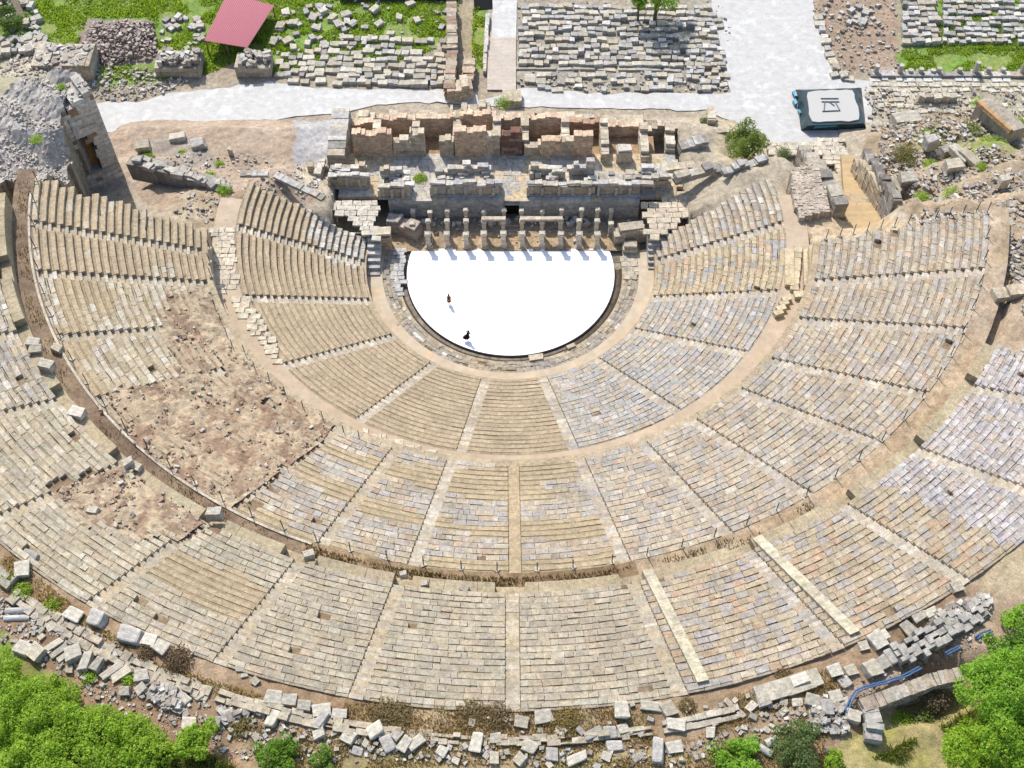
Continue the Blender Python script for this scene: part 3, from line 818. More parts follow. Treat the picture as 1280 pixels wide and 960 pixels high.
# ------------------------------------------------------------------ carved podiums standing on the stage terrace
def podium(px0, px1, pyf, pyt, zt, label, pal=LIME+[C(196,190,182)], seed=1, dep=2.6, tops=7):
    yf = YP(pyf, 2.95); x0 = XP(px0, yf, 4); x1 = XP(px1, yf, 4)
    r = empty('carved_podium', ((x0+x1)/2, yf, 2.95), label, 'podium', 'ruined podiums on the stage terrace')
    Lx = x1-x0
    m = MB(); m.box(0, dep/2, 0, Lx+.3, dep+.2, .35, 0, var(C(196,194,190), .05), .03)
    m.build('plinth', M_RUIN, r)
    m = MB()
    masonry(m, -Lx/2, .08, .352, Lx, dep-.3, lambda u: 1.9, 0, 1.45, 1.7, pal, .08, .03); m.build('dado', M_RUIN, r)
    m = MB(); u = -Lx/2-.1
    while u < Lx/2:
        L = rnd.uniform(.9, 1.9)
        m.box(u+L/2, .22+rnd.uniform(-.1,.15), 1.95, L-.03, rnd.uniform(.5,.8), rnd.uniform(.15,.5), rnd.uniform(-.08,.08), var(pick(PALE), .07), .04)
        u += L
    m.build('cornice', M_RUIN, r)
    u = -Lx/2
    while u < Lx/2+.1:
        m = MB(); m.box(u, -.02, .36, .34, .3, rnd.uniform(1.2,1.55), 0, var(C(214,206,190), .05), .02); m.build('pilaster', M_RUIN, r); u += rnd.uniform(1.3, 2.2)
    m = MB()
    for i in range(max(2, int(Lx*1.7))):
        u = rnd.uniform(-Lx/2+.3, Lx/2-.3); v = rnd.uniform(.9, dep-.2)
        m.box(u, v, 1.85, rnd.uniform(.5,1.3), rnd.uniform(.4,.8), rnd.uniform(.25,1.0)*(zt/1.5 if v > 1.4 else .6), rnd.uniform(-.15,.15), var(pick(pal+PALE), .08), .05, tilt=.06)
    masonry(m, -Lx/2+.1, dep-.75, 1.85, Lx-.2, .7, bumpy(zt+.3, .1, .6, seed), 0, .5, .9, pal+PALE, .08, .04)
    m.build('upper_stones', M_RUIN, r); return r
podium(474, 512, 249, 200, 1.6, 'tall narrow broken podium with a carved front, second from the left on the stage', seed=2)
podium(539, 624, 246, 198, 1.5, 'wide broken podium with pale carved panels just left of the stage centre', seed=5)
podium(660, 744, 246, 193, 1.9, 'wide broken podium with a rounded niche just right of the stage centre', seed=9)
podium(412, 458, 236, 206, .5, 'low tan podium of plain squared blocks at the far left of the stage', [C(212,192,160), C(206,186,156), C(220,202,172)], seed=11, dep=1.9)
podium(748, 800, 246, 222, .3, 'low dark shattered podium at the right end of the stage', [C(190,182,168), C(204,192,172), C(176,168,156)], seed=15, dep=2.3)
podium(800, 838, 238, 205, 1.0, 'small podium with two upright slabs at the far right of the stage', LIME, seed=17, dep=1.8)

# pale kerb along the outer edge of the middle tier on the left
mb = MB(); arc_band(mb, 49.1, 49.32, 19.6, 20.28, -82, -19.5, lambda a: var(C(200,190,170), .12), .8)
o = mb.build('stone_kerb', M_BLOCK); tag(o, 'thin pale kerb along the left outer edge of the middle seats', 'kerb')
# ------------------------------------------------------------------ rooms of the stage building
sb = empty('stage_building', (0, 18, 2.9), 'roofless brick and stone rooms of the ruined stage building behind the podiums', 'ruin')
def wpart(name, m, lab=None):
    o = m.build(name, M_RUIN, sb); o.location = (0, -18, -2.9)
    if lab: o['label'] = lab
    return o
YF, YB = 15.75, 20.2
backs = [(436,466,150,185),(475,517,145,180),(522,567,143,186),(576,618,140,166),(627,652,143,162),(661,704,143,178),(711,752,149,185),(760,801,153,180)]
for i, (a, b, pt, pb) in enumerate(backs):
    x0 = XP(a, YB, 5); x1 = XP(b, YB, 5)
    # height so that the top edge stands where it is seen
    lo_, hi2 = 1.0, 9.0
    for _ in range(30):
        mid = (lo_+hi2)/2
        if Q(0, YB, mid)[1] > pt: lo_ = mid
        else: hi2 = mid
    zt = lo_-1.75
    m = MB(); masonry(m, x0-.2, YB, 1.4, x1-x0+.4, .9, bumpy(zt+.1, zt-.5, .5, i*3+1), 0, .24, .55, BRICK if i != 6 else BRICKD, .09, .02)
    wpart('brick_wall', m)
    m = MB(); masonry(m, x0-.2, YB+.9, 1.4, x1-x0+.4, .7, bumpy(zt-.2, zt-1.6, .5, i*3+40), 0, .4, .7, LIME, .08, .04)
    wpart('rubble_backing', m)
for i, px in enumerate([470,519,571,621,656,707,756,806]):
    x = XP(px, 18, 5.5); y0 = YF+.9
    top = [4.1,4.2,3.9,4.4,4.2,4.0,3.6,3.2][i]
    y0 = YF+(.9 if i not in (6, 7) else -1.0)
    m = MB(); masonry(m, x+.5, y0, 1.4, YB-y0, 1.0, (lambda t: (lambda u: t*(.82+.18*u/5)+.25*nz(u, i)))(top), R(90), .5, .9, LIME, .07, .03)
    wpart('cross_wall', m)
fronts = [(441,490,163,BRICK),(491,515,172,LIME),(513,531,161,LIME),(549,567,172,LIME),(568,608,160,BRICK),(608,625,166,LIME),(627,653,163,[C(150,110,92),C(170,150,136),C(130,104,92)]),(655,676,178,LIME),(677,701,171,BRICK),(701,717,172,LIME),(717,741,166,BRICK)]
for i, (a, b, pt, pal) in enumerate(fronts):
    x0 = XP(a, YF, 5); x1 = XP(b, YF, 5); zt = .6
    while Q(0, YF, 3.2+zt)[1] > pt and zt < 6: zt += .05
    m = MB(); masonry(m, x0, YF, 2.85, x1-x0, 1.0, bumpy(zt+.05, zt-.55, .7, i*5+2), 0, .26 if pal is BRICK else .5, .5 if pal is BRICK else .8, pal, .08, .025)
    wpart('brick_wall' if pal is BRICK else 'stone_pier', m)
# outer left wall and outlying stubs
xw = XP(425, 15.5, 5)
m = MB(); masonry(m, xw+.8, 13.3, 2.0, 8.2, 2.2, lambda u: 3.6+.5*nz(u, 3), R(90), .55, .95, LIME+GREYB, .07, .04); wpart('outer_wall', m)
m = MB(); masonry(m, XP(443,22.6,4), 22.6, 0, 10.5, 1.2, bumpy(3.6, 2.0, .5, 77), 0, .45, .8, LIME, .09, .06); wpart('rubble_backing', m)
m = MB(); masonry(m, XP(562,23.4,4), 23.4, 0, 5.5, 1.3, bumpy(4.2, 2.2, .6, 87), 0, .45, .8, LIME, .09, .06); wpart('rubble_backing', m)
m = MB(); masonry(m, XP(700,22.4,3), 22.4, 0, 11, 1.5, bumpy(2.8, 1.6, .5, 97), 0, .45, .9, LIME, .08, .06); wpart('rubble_backing', m)
m = MB(); masonry(m, XP(800,21.0,3), 21.0, 0, 7.8, 1.0, bumpy(3.2, 1.8, .5, 91), 0, .45, .9, LIME, .08, .05); wpart('rubble_backing', m)
m = MB()
for i in range(9): m.box(XP(440,24,1)+i*3.9, 22.0, .0, 3.9, 5.4 if i < 8 else 3, 1.0, 0, var(C(202,180,148), .05))
m.box(XP(620,20,1), 18, 0, 40, 4.6, 1.9, 0, C(190,158,122)); wpart('foundation', m)
x, y = XP(779, 15.6, 3), 15.2
m = MB(); m.box(0, 0, 0, 1.9, 1.3, 1.7, .04, C(220,206,186), .05); m.box(0, 0, 1.7, 1.6, 1.1, .35, .1, C(226,216,198), .08)
o = m.build('stone_block', M_BLOCK); o.location = (x, y, 2.95); tag(o, 'big pale squared block standing alone on the stage terrace in front of the last room', 'stone block')
# low walls right of the rooms: a small court with a green pit
def wall_px(name, pa, pb, z, T, h, label, pal=LIME, cat='ruined wall', ch=.5, bl=.9, lo=.6, seed=1, group=None, jit=.05):
    xa, ya, _ = P(*pa, z); xb, yb, _ = P(*pb, z); L = math.hypot(xb-xa, yb-ya); an = math.atan2(yb-ya, xb-xa)
    m = MB(); masonry(m, 0, 0, 0, L, T, bumpy(h, h*lo, .6, seed), an, ch, bl, pal, .08, jit)
    o = m.build(name, M_RUIN); o.location = (xa, ya, z-.05); tag(o, label, cat, group); return o
wall_px('ruined_wall', (842,198), (842,162), 2.0, 1.2, 2.0, 'low broken wall of stacked tan stones just right of the last room', LIME, seed=31)
wall_px('ruined_wall', (850,196), (884,190), 2.0, 1.4, 2.2, 'dark topped rubble wall left of the round tree beside the stage', GREYB, seed=32)
wall_px('ruined_wall', (893,176), (930,172), .8, .9, 1.6, 'low pale wall closing the near side of the green pit', LIME, seed=33)
wall_px('ruined_wall', (893,160), (893,140), .6, 1.0, 1.6, 'short pale wall along the left side of the green pit', LIME, seed=34)
wall_px('ruined_wall', (812,220), (868,216), 3.0, 1.2, 1.2, 'low line of tumbled stones above the right wing of the lowest seats', LIME, seed=35)
wall_px('ruined_wall', (845,232), (905,214), 4.5, 1.1, 1.6, 'ragged stone edge along the top of the right wing of the lowest seats', GREYB, seed=36, lo=.3)
wall_px('ruined_wall', (905,222), (960,205), 6.0, 1.0, 1.3, 'low ragged wall between the round tree and the seat wing', GREYB, seed=37, lo=.2)
wall_px('ruined_wall', (360,243), (398,240), 3.2, 1.0, 1.0, 'low pale wall stub left of the stage terrace', PALE, seed=38)
wall_px('ruined_wall', (398,243), (408,205), 3.0, .8, 1.3, 'narrow pale wall stub running towards the street left of the stage', PALE, seed=39)
wall_px('ruined_wall', (385,215), (412,215), 2.7, .8, .9, 'thin low wall at the foot of the outer left wall of the rooms', LIME, seed=30)
# top edge of the left wing: broken end stones
wall_px('ruined_wall', (300,222), (345,222), 8.6, .8, .5, 'line of grey stones capping the outer end of the left wing of low seats', GREYB, seed=41, lo=.2)
wall_px('ruined_wall', (342,223), (402,252), 6.6, .9, .9, 'jagged line of grey stones sloping down beside the left wing of low seats', GREYB, seed=42, lo=.2)

# ------------------------------------------------------------------ the big vaulted ruin at the left
vr = empty('vault_ruin', (-48.5, 11.5, 4), 'huge rubble covered vault end with a tall cut masonry face and a dark arch', 'ruin')
# the facade: footprint from two ground points, rising 14 m
A = P(104, 240, 4.6); B = P(154, 217, 4.6); ZT = 17.6
A = Vector((A[0], A[1], 3.5)); B = Vector((B[0], B[1], 3.5))
dirf = (B-A); Lf = dirf.length; dirf.normalize(); nrm = Vector((dirf.y, -dirf.x, 0))
m = MB(); an = math.atan2(dirf.y, dirf.x)
def fac(u): return 11.4+(ZT-3.5-11.4)*min(1, u/Lf*1.15)
mm = MB(); 
ch = .62; z = 0
while z < ZT-3.5:
    u = -rnd.uniform(0, .5)
    while u < Lf:
        L = rnd.uniform(.6, 1.5); u0 = max(0, u); u1 = min(Lf, u+L); uc = (u0+u1)/2
        arch = (.7 < uc < 3.1 and 2.9 < z < 8.6 and (z < 7.0 or abs(uc-1.9) < .8))
        if u1-u0 > .1 and not arch and z < fac(uc):
            col = pick([C(246,236,218), C(238,226,206), C(250,242,226), C(230,216,196)])
            if nz(uc, z, 5, .6) > .38: col = C(180,150,122)
            g = rnd.uniform(-.04, .06)
            batter = max(0, 3.4-z)*.16
            p = [A+dirf*u0+nrm*(g+batter), A+dirf*u1+nrm*(g+batter), A+dirf*u1-nrm*(3.4 if not (z > 2.6 and z < 8.8 and uc < 3.6) else 1.25), A+dirf*u0-nrm*(3.4 if not (z > 2.6 and z < 8.8 and uc < 3.6) else 1.25)]
            pts = [(q.x, q.y, 3.5+z) for q in p]+[(q.x, q.y, 3.5+z+ch-.01) for q in p]
            mm.hexa(pts, var(col, .07), topcol=var(C(206,198,186), .1))
            if z+ch*1.5 > fac(uc):
                for q_ in range(7):
                    w_ = A+dirf*rnd.uniform(u0, u1)-nrm*rnd.uniform(.2, 3.2); s_ = rnd.uniform(.15, .45); mm.box(w_.x, w_.y, 3.5+z+ch-.05, s_, s_*.7, s_*.6, rnd.uniform(0, 3), var(C(206,198,186), .12), s_*.14, tilt=.3)
        u += L
    z += ch
mm.v = [(a-vr.location.x, b-vr.location.y, c-4) for a, b, c in mm.v]; mm.build('cut_face', M_RUIN, vr)
mm = MB()
p = [A+dirf*.5-nrm*1.3, A+dirf*3.4-nrm*1.3]
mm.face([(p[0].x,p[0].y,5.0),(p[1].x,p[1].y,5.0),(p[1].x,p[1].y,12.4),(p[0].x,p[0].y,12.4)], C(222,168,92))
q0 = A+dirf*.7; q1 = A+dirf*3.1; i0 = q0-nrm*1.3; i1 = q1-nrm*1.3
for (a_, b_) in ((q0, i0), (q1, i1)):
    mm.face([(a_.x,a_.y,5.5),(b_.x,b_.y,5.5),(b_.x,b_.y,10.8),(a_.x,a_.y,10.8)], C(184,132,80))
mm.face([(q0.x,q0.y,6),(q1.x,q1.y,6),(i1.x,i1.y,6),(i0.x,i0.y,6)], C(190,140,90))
mm.v = [(a-vr.location.x, b-vr.location.y, c-4) for a, b, c in mm.v]; mm.build('arch_recess', M_RUIN, vr)
# body: a heap of mortared rubble behind and left of the face
outl = [(110,98),(78,88),(45,92),(10,112),(-70,130),(-90,200),(-60,243),(0,232),(30,221),(60,226),(84,228),(98,236),(94,218),(80,190),(73,150),(87,117),(104,99)]
zt_out = [17.4,17.3,16.8,16,15.5,17,19.3,19.4,19.0,17,13.5,9.5,13.6,16,16.6,16.7,17]
bm = bmesh.new()
pts = [P(a, b, zz) for (a, b), zz in zip(outl, zt_out)]
g = {}
xs = np.arange(-78, -40, .38); ys = np.arange(-12, 30, .38)
px2d = [(p[0], p[1]) for p in pts]
OC = np.array([(p[0], p[1], p[2]) for p in pts])
def vtop(x, y):
    d2 = (OC[:,0]-x)**2+(OC[:,1]-y)**2+2; w_ = d2**-1.3
    return float((w_*OC[:,2]).sum()/w_.sum())
def inside_v(x, y):
    return inpoly(x, y, px2d)
mv = MB(); vid = {}
def vv(i, j):
    if (i, j) not in vid:
        x, y = xs[i], ys[j]
        z = vtop(x, y)+.4*nz(x, y, 3, .35)+.25*nz(x, y, 6, 1.1)+.34*abs(nz(x, y, 8, 2.9))
        s_ = (x*.5+y*.86)*.55
        z += .55*math.sin(s_*2.6+1.2*nz(x, y, 1, .3))
        vid[i, j] = (x+rnd.uniform(-.1,.1), y+rnd.uniform(-.1,.1), z)
    return vid[i, j]
cells = set()
for i in range(len(xs)-1):
    for j in range(len(ys)-1):
        if inside_v(xs[i]+.19, ys[j]+.19): cells.add((i, j))
for (i, j) in cells:
    q = [vv(i,j), vv(i+1,j), vv(i+1,j+1), vv(i,j+1)]
    n = nz(xs[i], ys[j], 4, .5)
    col = mix(C(216,206,192), C(192,184,174), min(1, max(0, .5+1.2*n)))
    if rnd.random() < .1: col = C(214,206,190)
    mv.face(q, var(col, .14))
    for (di, dj, e0, e1) in ((-1,0,(0,0),(0,1)), (1,0,(1,1),(1,0)), (0,-1,(1,0),(0,0)), (0,1,(0,1),(1,1))):
        if (i+di, j+dj) not in cells:
            a_ = vv(i+e0[0], j+e0[1]); b_ = vv(i+e1[0], j+e1[1]); prev = (a_, b_)
            for zz in range(1, 9):
                t_ = zz/8
                o_ = .25
                c_ = (a_[0]+rnd.uniform(-o_,o_), a_[1]+rnd.uniform(-o_,o_), a_[2]*(1-t_)+0*t_); d_ = (b_[0], b_[1], b_[2]*(1-t_))
                c_ = (a_[0], a_[1], a_[2]*(1-t_))
                mv.face([prev[0], prev[1], d_, c_], var(C(178,164,144), .12)); prev = (c_, d_)
for (i, j) in cells:
    if rnd.random() < .8:
        q = vv(i, j); s_ = rnd.uniform(.12, .36); mv.box(q[0]+.19, q[1]+.19, q[2]-.12, s_, s_*.7, .1+s_*.5, rnd.uniform(0, 3), var(pick([C(200,192,180), C(192,184,174), C(220,212,202)]), .1), s_*.14, tilt=.35)
mv.v = [(a-vr.location.x, b-vr.location.y, c-4) for a, b, c in mv.v]
mv.build('rubble_mass', M_RUIN, vr)

# broken wall on the terrace by the left passage
rw = empty('ruined_wall', P(165, 222, 7.0), 'long broken wall with a dark hollow beneath it beside the vaulted ruin', 'ruined wall')
base = rw.location.copy()
def rwp(px, py, z, lx, ly, h, an, col, nm='block'):
    x, y, _ = P(px, py, z); m = MB(); m.box(0, 0, 0, lx, ly, h, an, var(col, .06), .12, tilt=.05)
    o = m.build(nm, M_RUIN, rw); o.location = (x-base.x, y-base.y, z-base.z)
an = -.27
for (px, py, lx, h, c) in ((186,222,3.6,2.6,C(176,168,156)),(205,226,3.2,2.5,C(166,158,146)),(232,232,3.6,2.2,C(176,170,160)),(258,238,3.0,2.0,C(170,162,150)),(276,244,2.4,1.6,C(184,176,162))):
    rwp(px, py, 6.6, lx, 1.6, h, an, c, 'masonry')
for i in range(26):
    t = i/25; rwp(172+112*t+rnd.uniform(-4,4), 203+32*t+rnd.uniform(-5,5), 9.1-1.0*t, rnd.uniform(.7,1.6), rnd.uniform(.5,1.0), rnd.uniform(.3,.6), an+rnd.uniform(-.4,.4), pick([C(206,198,184), C(190,182,170), C(216,206,190)]), 'cap_stone')
# ------------------------------------------------------------------ right entrance: ramp between walls
rb = [(1056,268),(1128,286),(1100,238),(1068,198),(1048,198),(1052,232)]
mb = MB()
for i in range(26):
    t = i/25; z = 7.9-6.0*t
    pa = (1058-6*t, 285-88*t); pb = (1136-70*t, 285-88*t)
    xa, ya, _ = P(*pa, z); xb, yb, _ = P(*pb, z)
    mb.box((xa+xb)/2, (ya+yb)/2, z-.6, xb-xa, .9, .62, 0, var(C(214,186,142), .06), .02)
ramp = mb.build('path', M_PATH); tag(ramp, kind='structure')
def lean_wall(name, pts, z, T, label, pal, cat='ruined wall', ch=.8, bl=1.4, jit=.08):
    """wall through photo points with its own top heights: list of (px,py,ztop); foot at z"""
    r = empty(name, P(pts[0][0], pts[0][1], pts[0][2])[:2]+(z,), label, cat)
    for (a, b) in zip(pts[:-1], pts[1:]):
        xa, ya, za = P(*a); xb, yb, zb = P(*b); L = math.hypot(xb-xa, yb-ya); an = math.atan2(yb-ya, xb-xa)
        m = MB(); masonry(m, xa-r.location.x, ya-r.location.y, 0, L, T, (lambda za, zb, L: (lambda u: za+(zb-za)*u/L-z))(za, zb, L), an, ch, bl, pal, .08, jit)
        m.build('wall_section', M_RUIN, r)
    return r
lean_wall('ruined_wall', [(1062,252,10.5),(1048,232,9.5),(1030,205,7.5),(1012,184,5.0)], 1.0, 1.5, 'stepped line of big dark weathered blocks left of the entrance ramp', [C(176,166,150), C(160,152,140), C(196,186,168)])
mb = MB()   # pebbly top of the passage vault
pts4 = [P(990,212,9.6), P(1016,205,8.0), P(1040,256,10.2), P(1000,268,9.8), P(992,240,9.8)]
pv = MB(); poly = [(p[0], p[1]) for p in pts4]
xs_ = np.arange(min(p[0] for p in poly), max(p[0] for p in poly), .3); ys_ = np.arange(min(p[1] for p in poly), max(p[1] for p in poly), .3)
for x in xs_:
    for y in ys_:
        if inpoly(x+.15, y+.15, poly):
            zz = 9.3+.15*nz(x, y, 2, .7); pv.box(x+.15, y+.15, zz-4, .32, .32, 4+rnd.uniform(0, .1), rnd.uniform(-.3,.3), var(C(206,190,170), .12), .03)
o = pv.build('passage_vault', M_RUIN); tag(o, 'flat pebbly vault top between the right seat wing and the dark stepped blocks', 'vault')
lean_wall('passage_wall', [(1142,276,11.6),(1118,240,10.2),(1095,212,8.0),(1078,196,5.5)], 1.0, 1.0, 'tall slanted cut stone wall lining the right side of the entrance ramp', [C(206,188,158), C(196,178,150), C(214,198,168)])
lean_wall('passage_wall', [(1128,250,12),(1112,222,10.2),(1098,202,8.2),(1088,190,6)], 3.0, .9, 'dark weathered wall of long stones behind the slanted ramp wall', [C(160,152,142), C(176,168,154), C(146,138,128)])
x, y, z = P(1138, 280, 8.2)
mb = MB(); mb.box(0, 0, 0, 1.6, 2.4, 3.4, .35, C(184,166,140), .12); o = mb.build('stone_pier', M_RUIN); o.location = (x, y, z-.5); tag(o, 'rounded tan masonry stub at the foot of the slanted ramp wall', 'masonry')
# pale dressed blocks beside the right end of the first walkway
def slab(px, py, z, lx, ly, h, an, col, label, cat='stone slab', name='stone_slab', group=None, mat=None):
    x, y, _ = P(px, py, z+h); m = MB(); m.box(0, 0, 0, lx, ly, h, an, col, .04); o = m.build(name, mat or M_BLOCK); o.location = (x, y, z); tag(o, label, cat, group); return o
WS = C(228,210,176)
for i in range(7): slab(998+.4*i-1.2*i, 310+8*i, 8.55, .9, .9, .45+.0*i, -.1, var(WS, .05), 'cream step block in the short flight at the right end of the first walkway', 'step block', 'step_block', 'cream steps at the right end of the first walkway')
slab(1022, 331, 8.6, 1.7, 5.6, 2.0, -.12, C(228,208,170), 'long smooth cream block beside the steps at the right end of the first walkway')
slab(987, 333, 8.6, 1.0, 5.2, .5, -.12, C(222,202,166), 'narrow cream kerb left of the steps at the right end of the first walkway', 'kerb', 'stone_kerb')
slab(1009, 333, 8.6, .7, 5.2, .9, -.12, C(226,206,172), 'narrow cream kerb between the steps and the long smooth block', 'kerb', 'stone_kerb')
slab(1003, 367, 8.6, 1.7, .8, .5, .05, C(230,214,180), 'pale cross slab at the foot of the cream steps')
for i in range(4): slab(984-3.6*i, 372+6*i, 8.6, 1.0, .62, .5, .35, var(WS, .05), 'loose cream block in the curved row below the cream steps', 'step block', 'step_block', 'curved row of loose cream blocks on the first walkway')
# ------------------------------------------------------------------ parapets (pale ramps) in the upper seats
for (a, lab) in ((12.4, 'long pale sloping parapet down the upper seats right of centre'), (23.1, 'longer pale sloping parapet further right down the upper seats')):
    m = MB(); n = 17
    r0, z0, r1, z1, _ = TIERS[2]
    for i in range(n):
        ra = r0-.9+(r1-r0+.3)*i/n; rb_ = ra+(r1-r0+.3)/n-.01
        za = z0+.25+(ra-r0)*(z1-z0)/(r1-r0)+.35; zb = z0+.25+(rb_-r0)*(z1-z0)/(r1-r0)+.35
        w_ = math.degrees(.42/ra)
        p = [cart(ra, a-w_, za-1), cart(ra, a+w_, za-1), cart(rb_, a+w_, zb-1), cart(rb_, a-w_, zb-1)]
        t_ = [cart(ra, a-w_, za), cart(ra, a+w_, za), cart(rb_, a+w_, zb), cart(rb_, a-w_, zb)]
        m.hexa([p[3],p[2],p[1],p[0],t_[3],t_[2],t_[1],t_[0]], var(C(208,197,170), .09))
    o = m.build('parapet', M_RUIN); tag(o, lab, 'parapet')

# ------------------------------------------------------------------ loose stone blocks: shared irregular shapes
def chip(seed, bev=.022, jit=.09):
    q = random.Random(seed); bm = bmesh.new(); bmesh.ops.create_cube(bm, size=1)
    for v in bm.verts: v.co += Vector((q.uniform(-jit, jit), q.uniform(-jit, jit), q.uniform(-jit, jit)))
    bmesh.ops.bevel(bm, geom=bm.edges[:], offset=bev, segments=1, affect='EDGES', profile=.5)
    bmesh.ops.subdivide_edges(bm, edges=[e for e in bm.edges if e.calc_length() > .35], cuts=2, use_grid_fill=True)
    for v in bm.verts: v.co += Vector((q.gauss(0, .012), q.gauss(0, .012), q.gauss(0, .012)))
    me = bpy.data.meshes.new('stone_block'); bm.to_mesh(me); bm.free(); me.materials.append(M_BLOCK)
    c = pick([C(218,209,189), C(204,195,176), C(226,216,197), C(192,184,168), C(212,200,176), C(202,195,184)])
    at = me.attributes.new('Col', 'FLOAT_COLOR', 'FACE'); buf = np.ones((len(me.polygons), 4), np.float32); buf[:, :3] = c; at.data.foreach_set('color', buf.ravel())
    return me
CHIPS = [chip(i, .022 if i % 3 else .07, .09 if i % 3 else .14) for i in range(14)]
def drum_mesh(seed):
    q = random.Random(seed); m = MB(); tube(m, [(0,0,-.5),(0,0,-.2),(0,0,.2),(0,0,.5)], [.5,.49,.485,.47], C(206,202,194), 14)
    o = m.build('column_drum', M_BLOCK); me = o.data; bpy.data.objects.remove(o); return me
DRUM = drum_mesh(3)
n_block = 0
def block(x, y, z, lx, ly, h, an, label, group, cat='stone block', name='stone_block', mesh=None, tilt=.12):
    global n_block
    o = bpy.data.objects.new(name, mesh or CHIPS[rnd.randrange(14)]); COL.objects.link(o); n_block += 1
    o.location = (x, y, z+h*rnd.uniform(.26, .42)); o.scale = (lx, ly, h); o.rotation_euler = (rnd.uniform(-tilt, tilt), rnd.uniform(-tilt, tilt), an)
    tag(o, label, cat, group); return o
def blk(px, py, z, lpx, wpx, an, label=None, group=None, h=None, **k):
    """block by photo position and apparent size; an in degrees, photo sense"""
    s = 21.5 if z > 20 else 10.4
    x, y, _ = P(px, py, z+.3); return block(x, y, z, lpx/s, wpx/s*1.1, h or rnd.uniform(.4, .7)*min(1.15, max(.5, wpx/18)), R(an), label, group, **k)
occ = []
def put(px, py, l, w_, an, label, group=None, **k):
    occ.append((px, py, max(l, w_)*.5)); x, y, _ = P(px, py, 28.7); z = max(ground_z(x, y), 28.0)
    return blk(px, py, z, l, w_, an, label, group, **k)
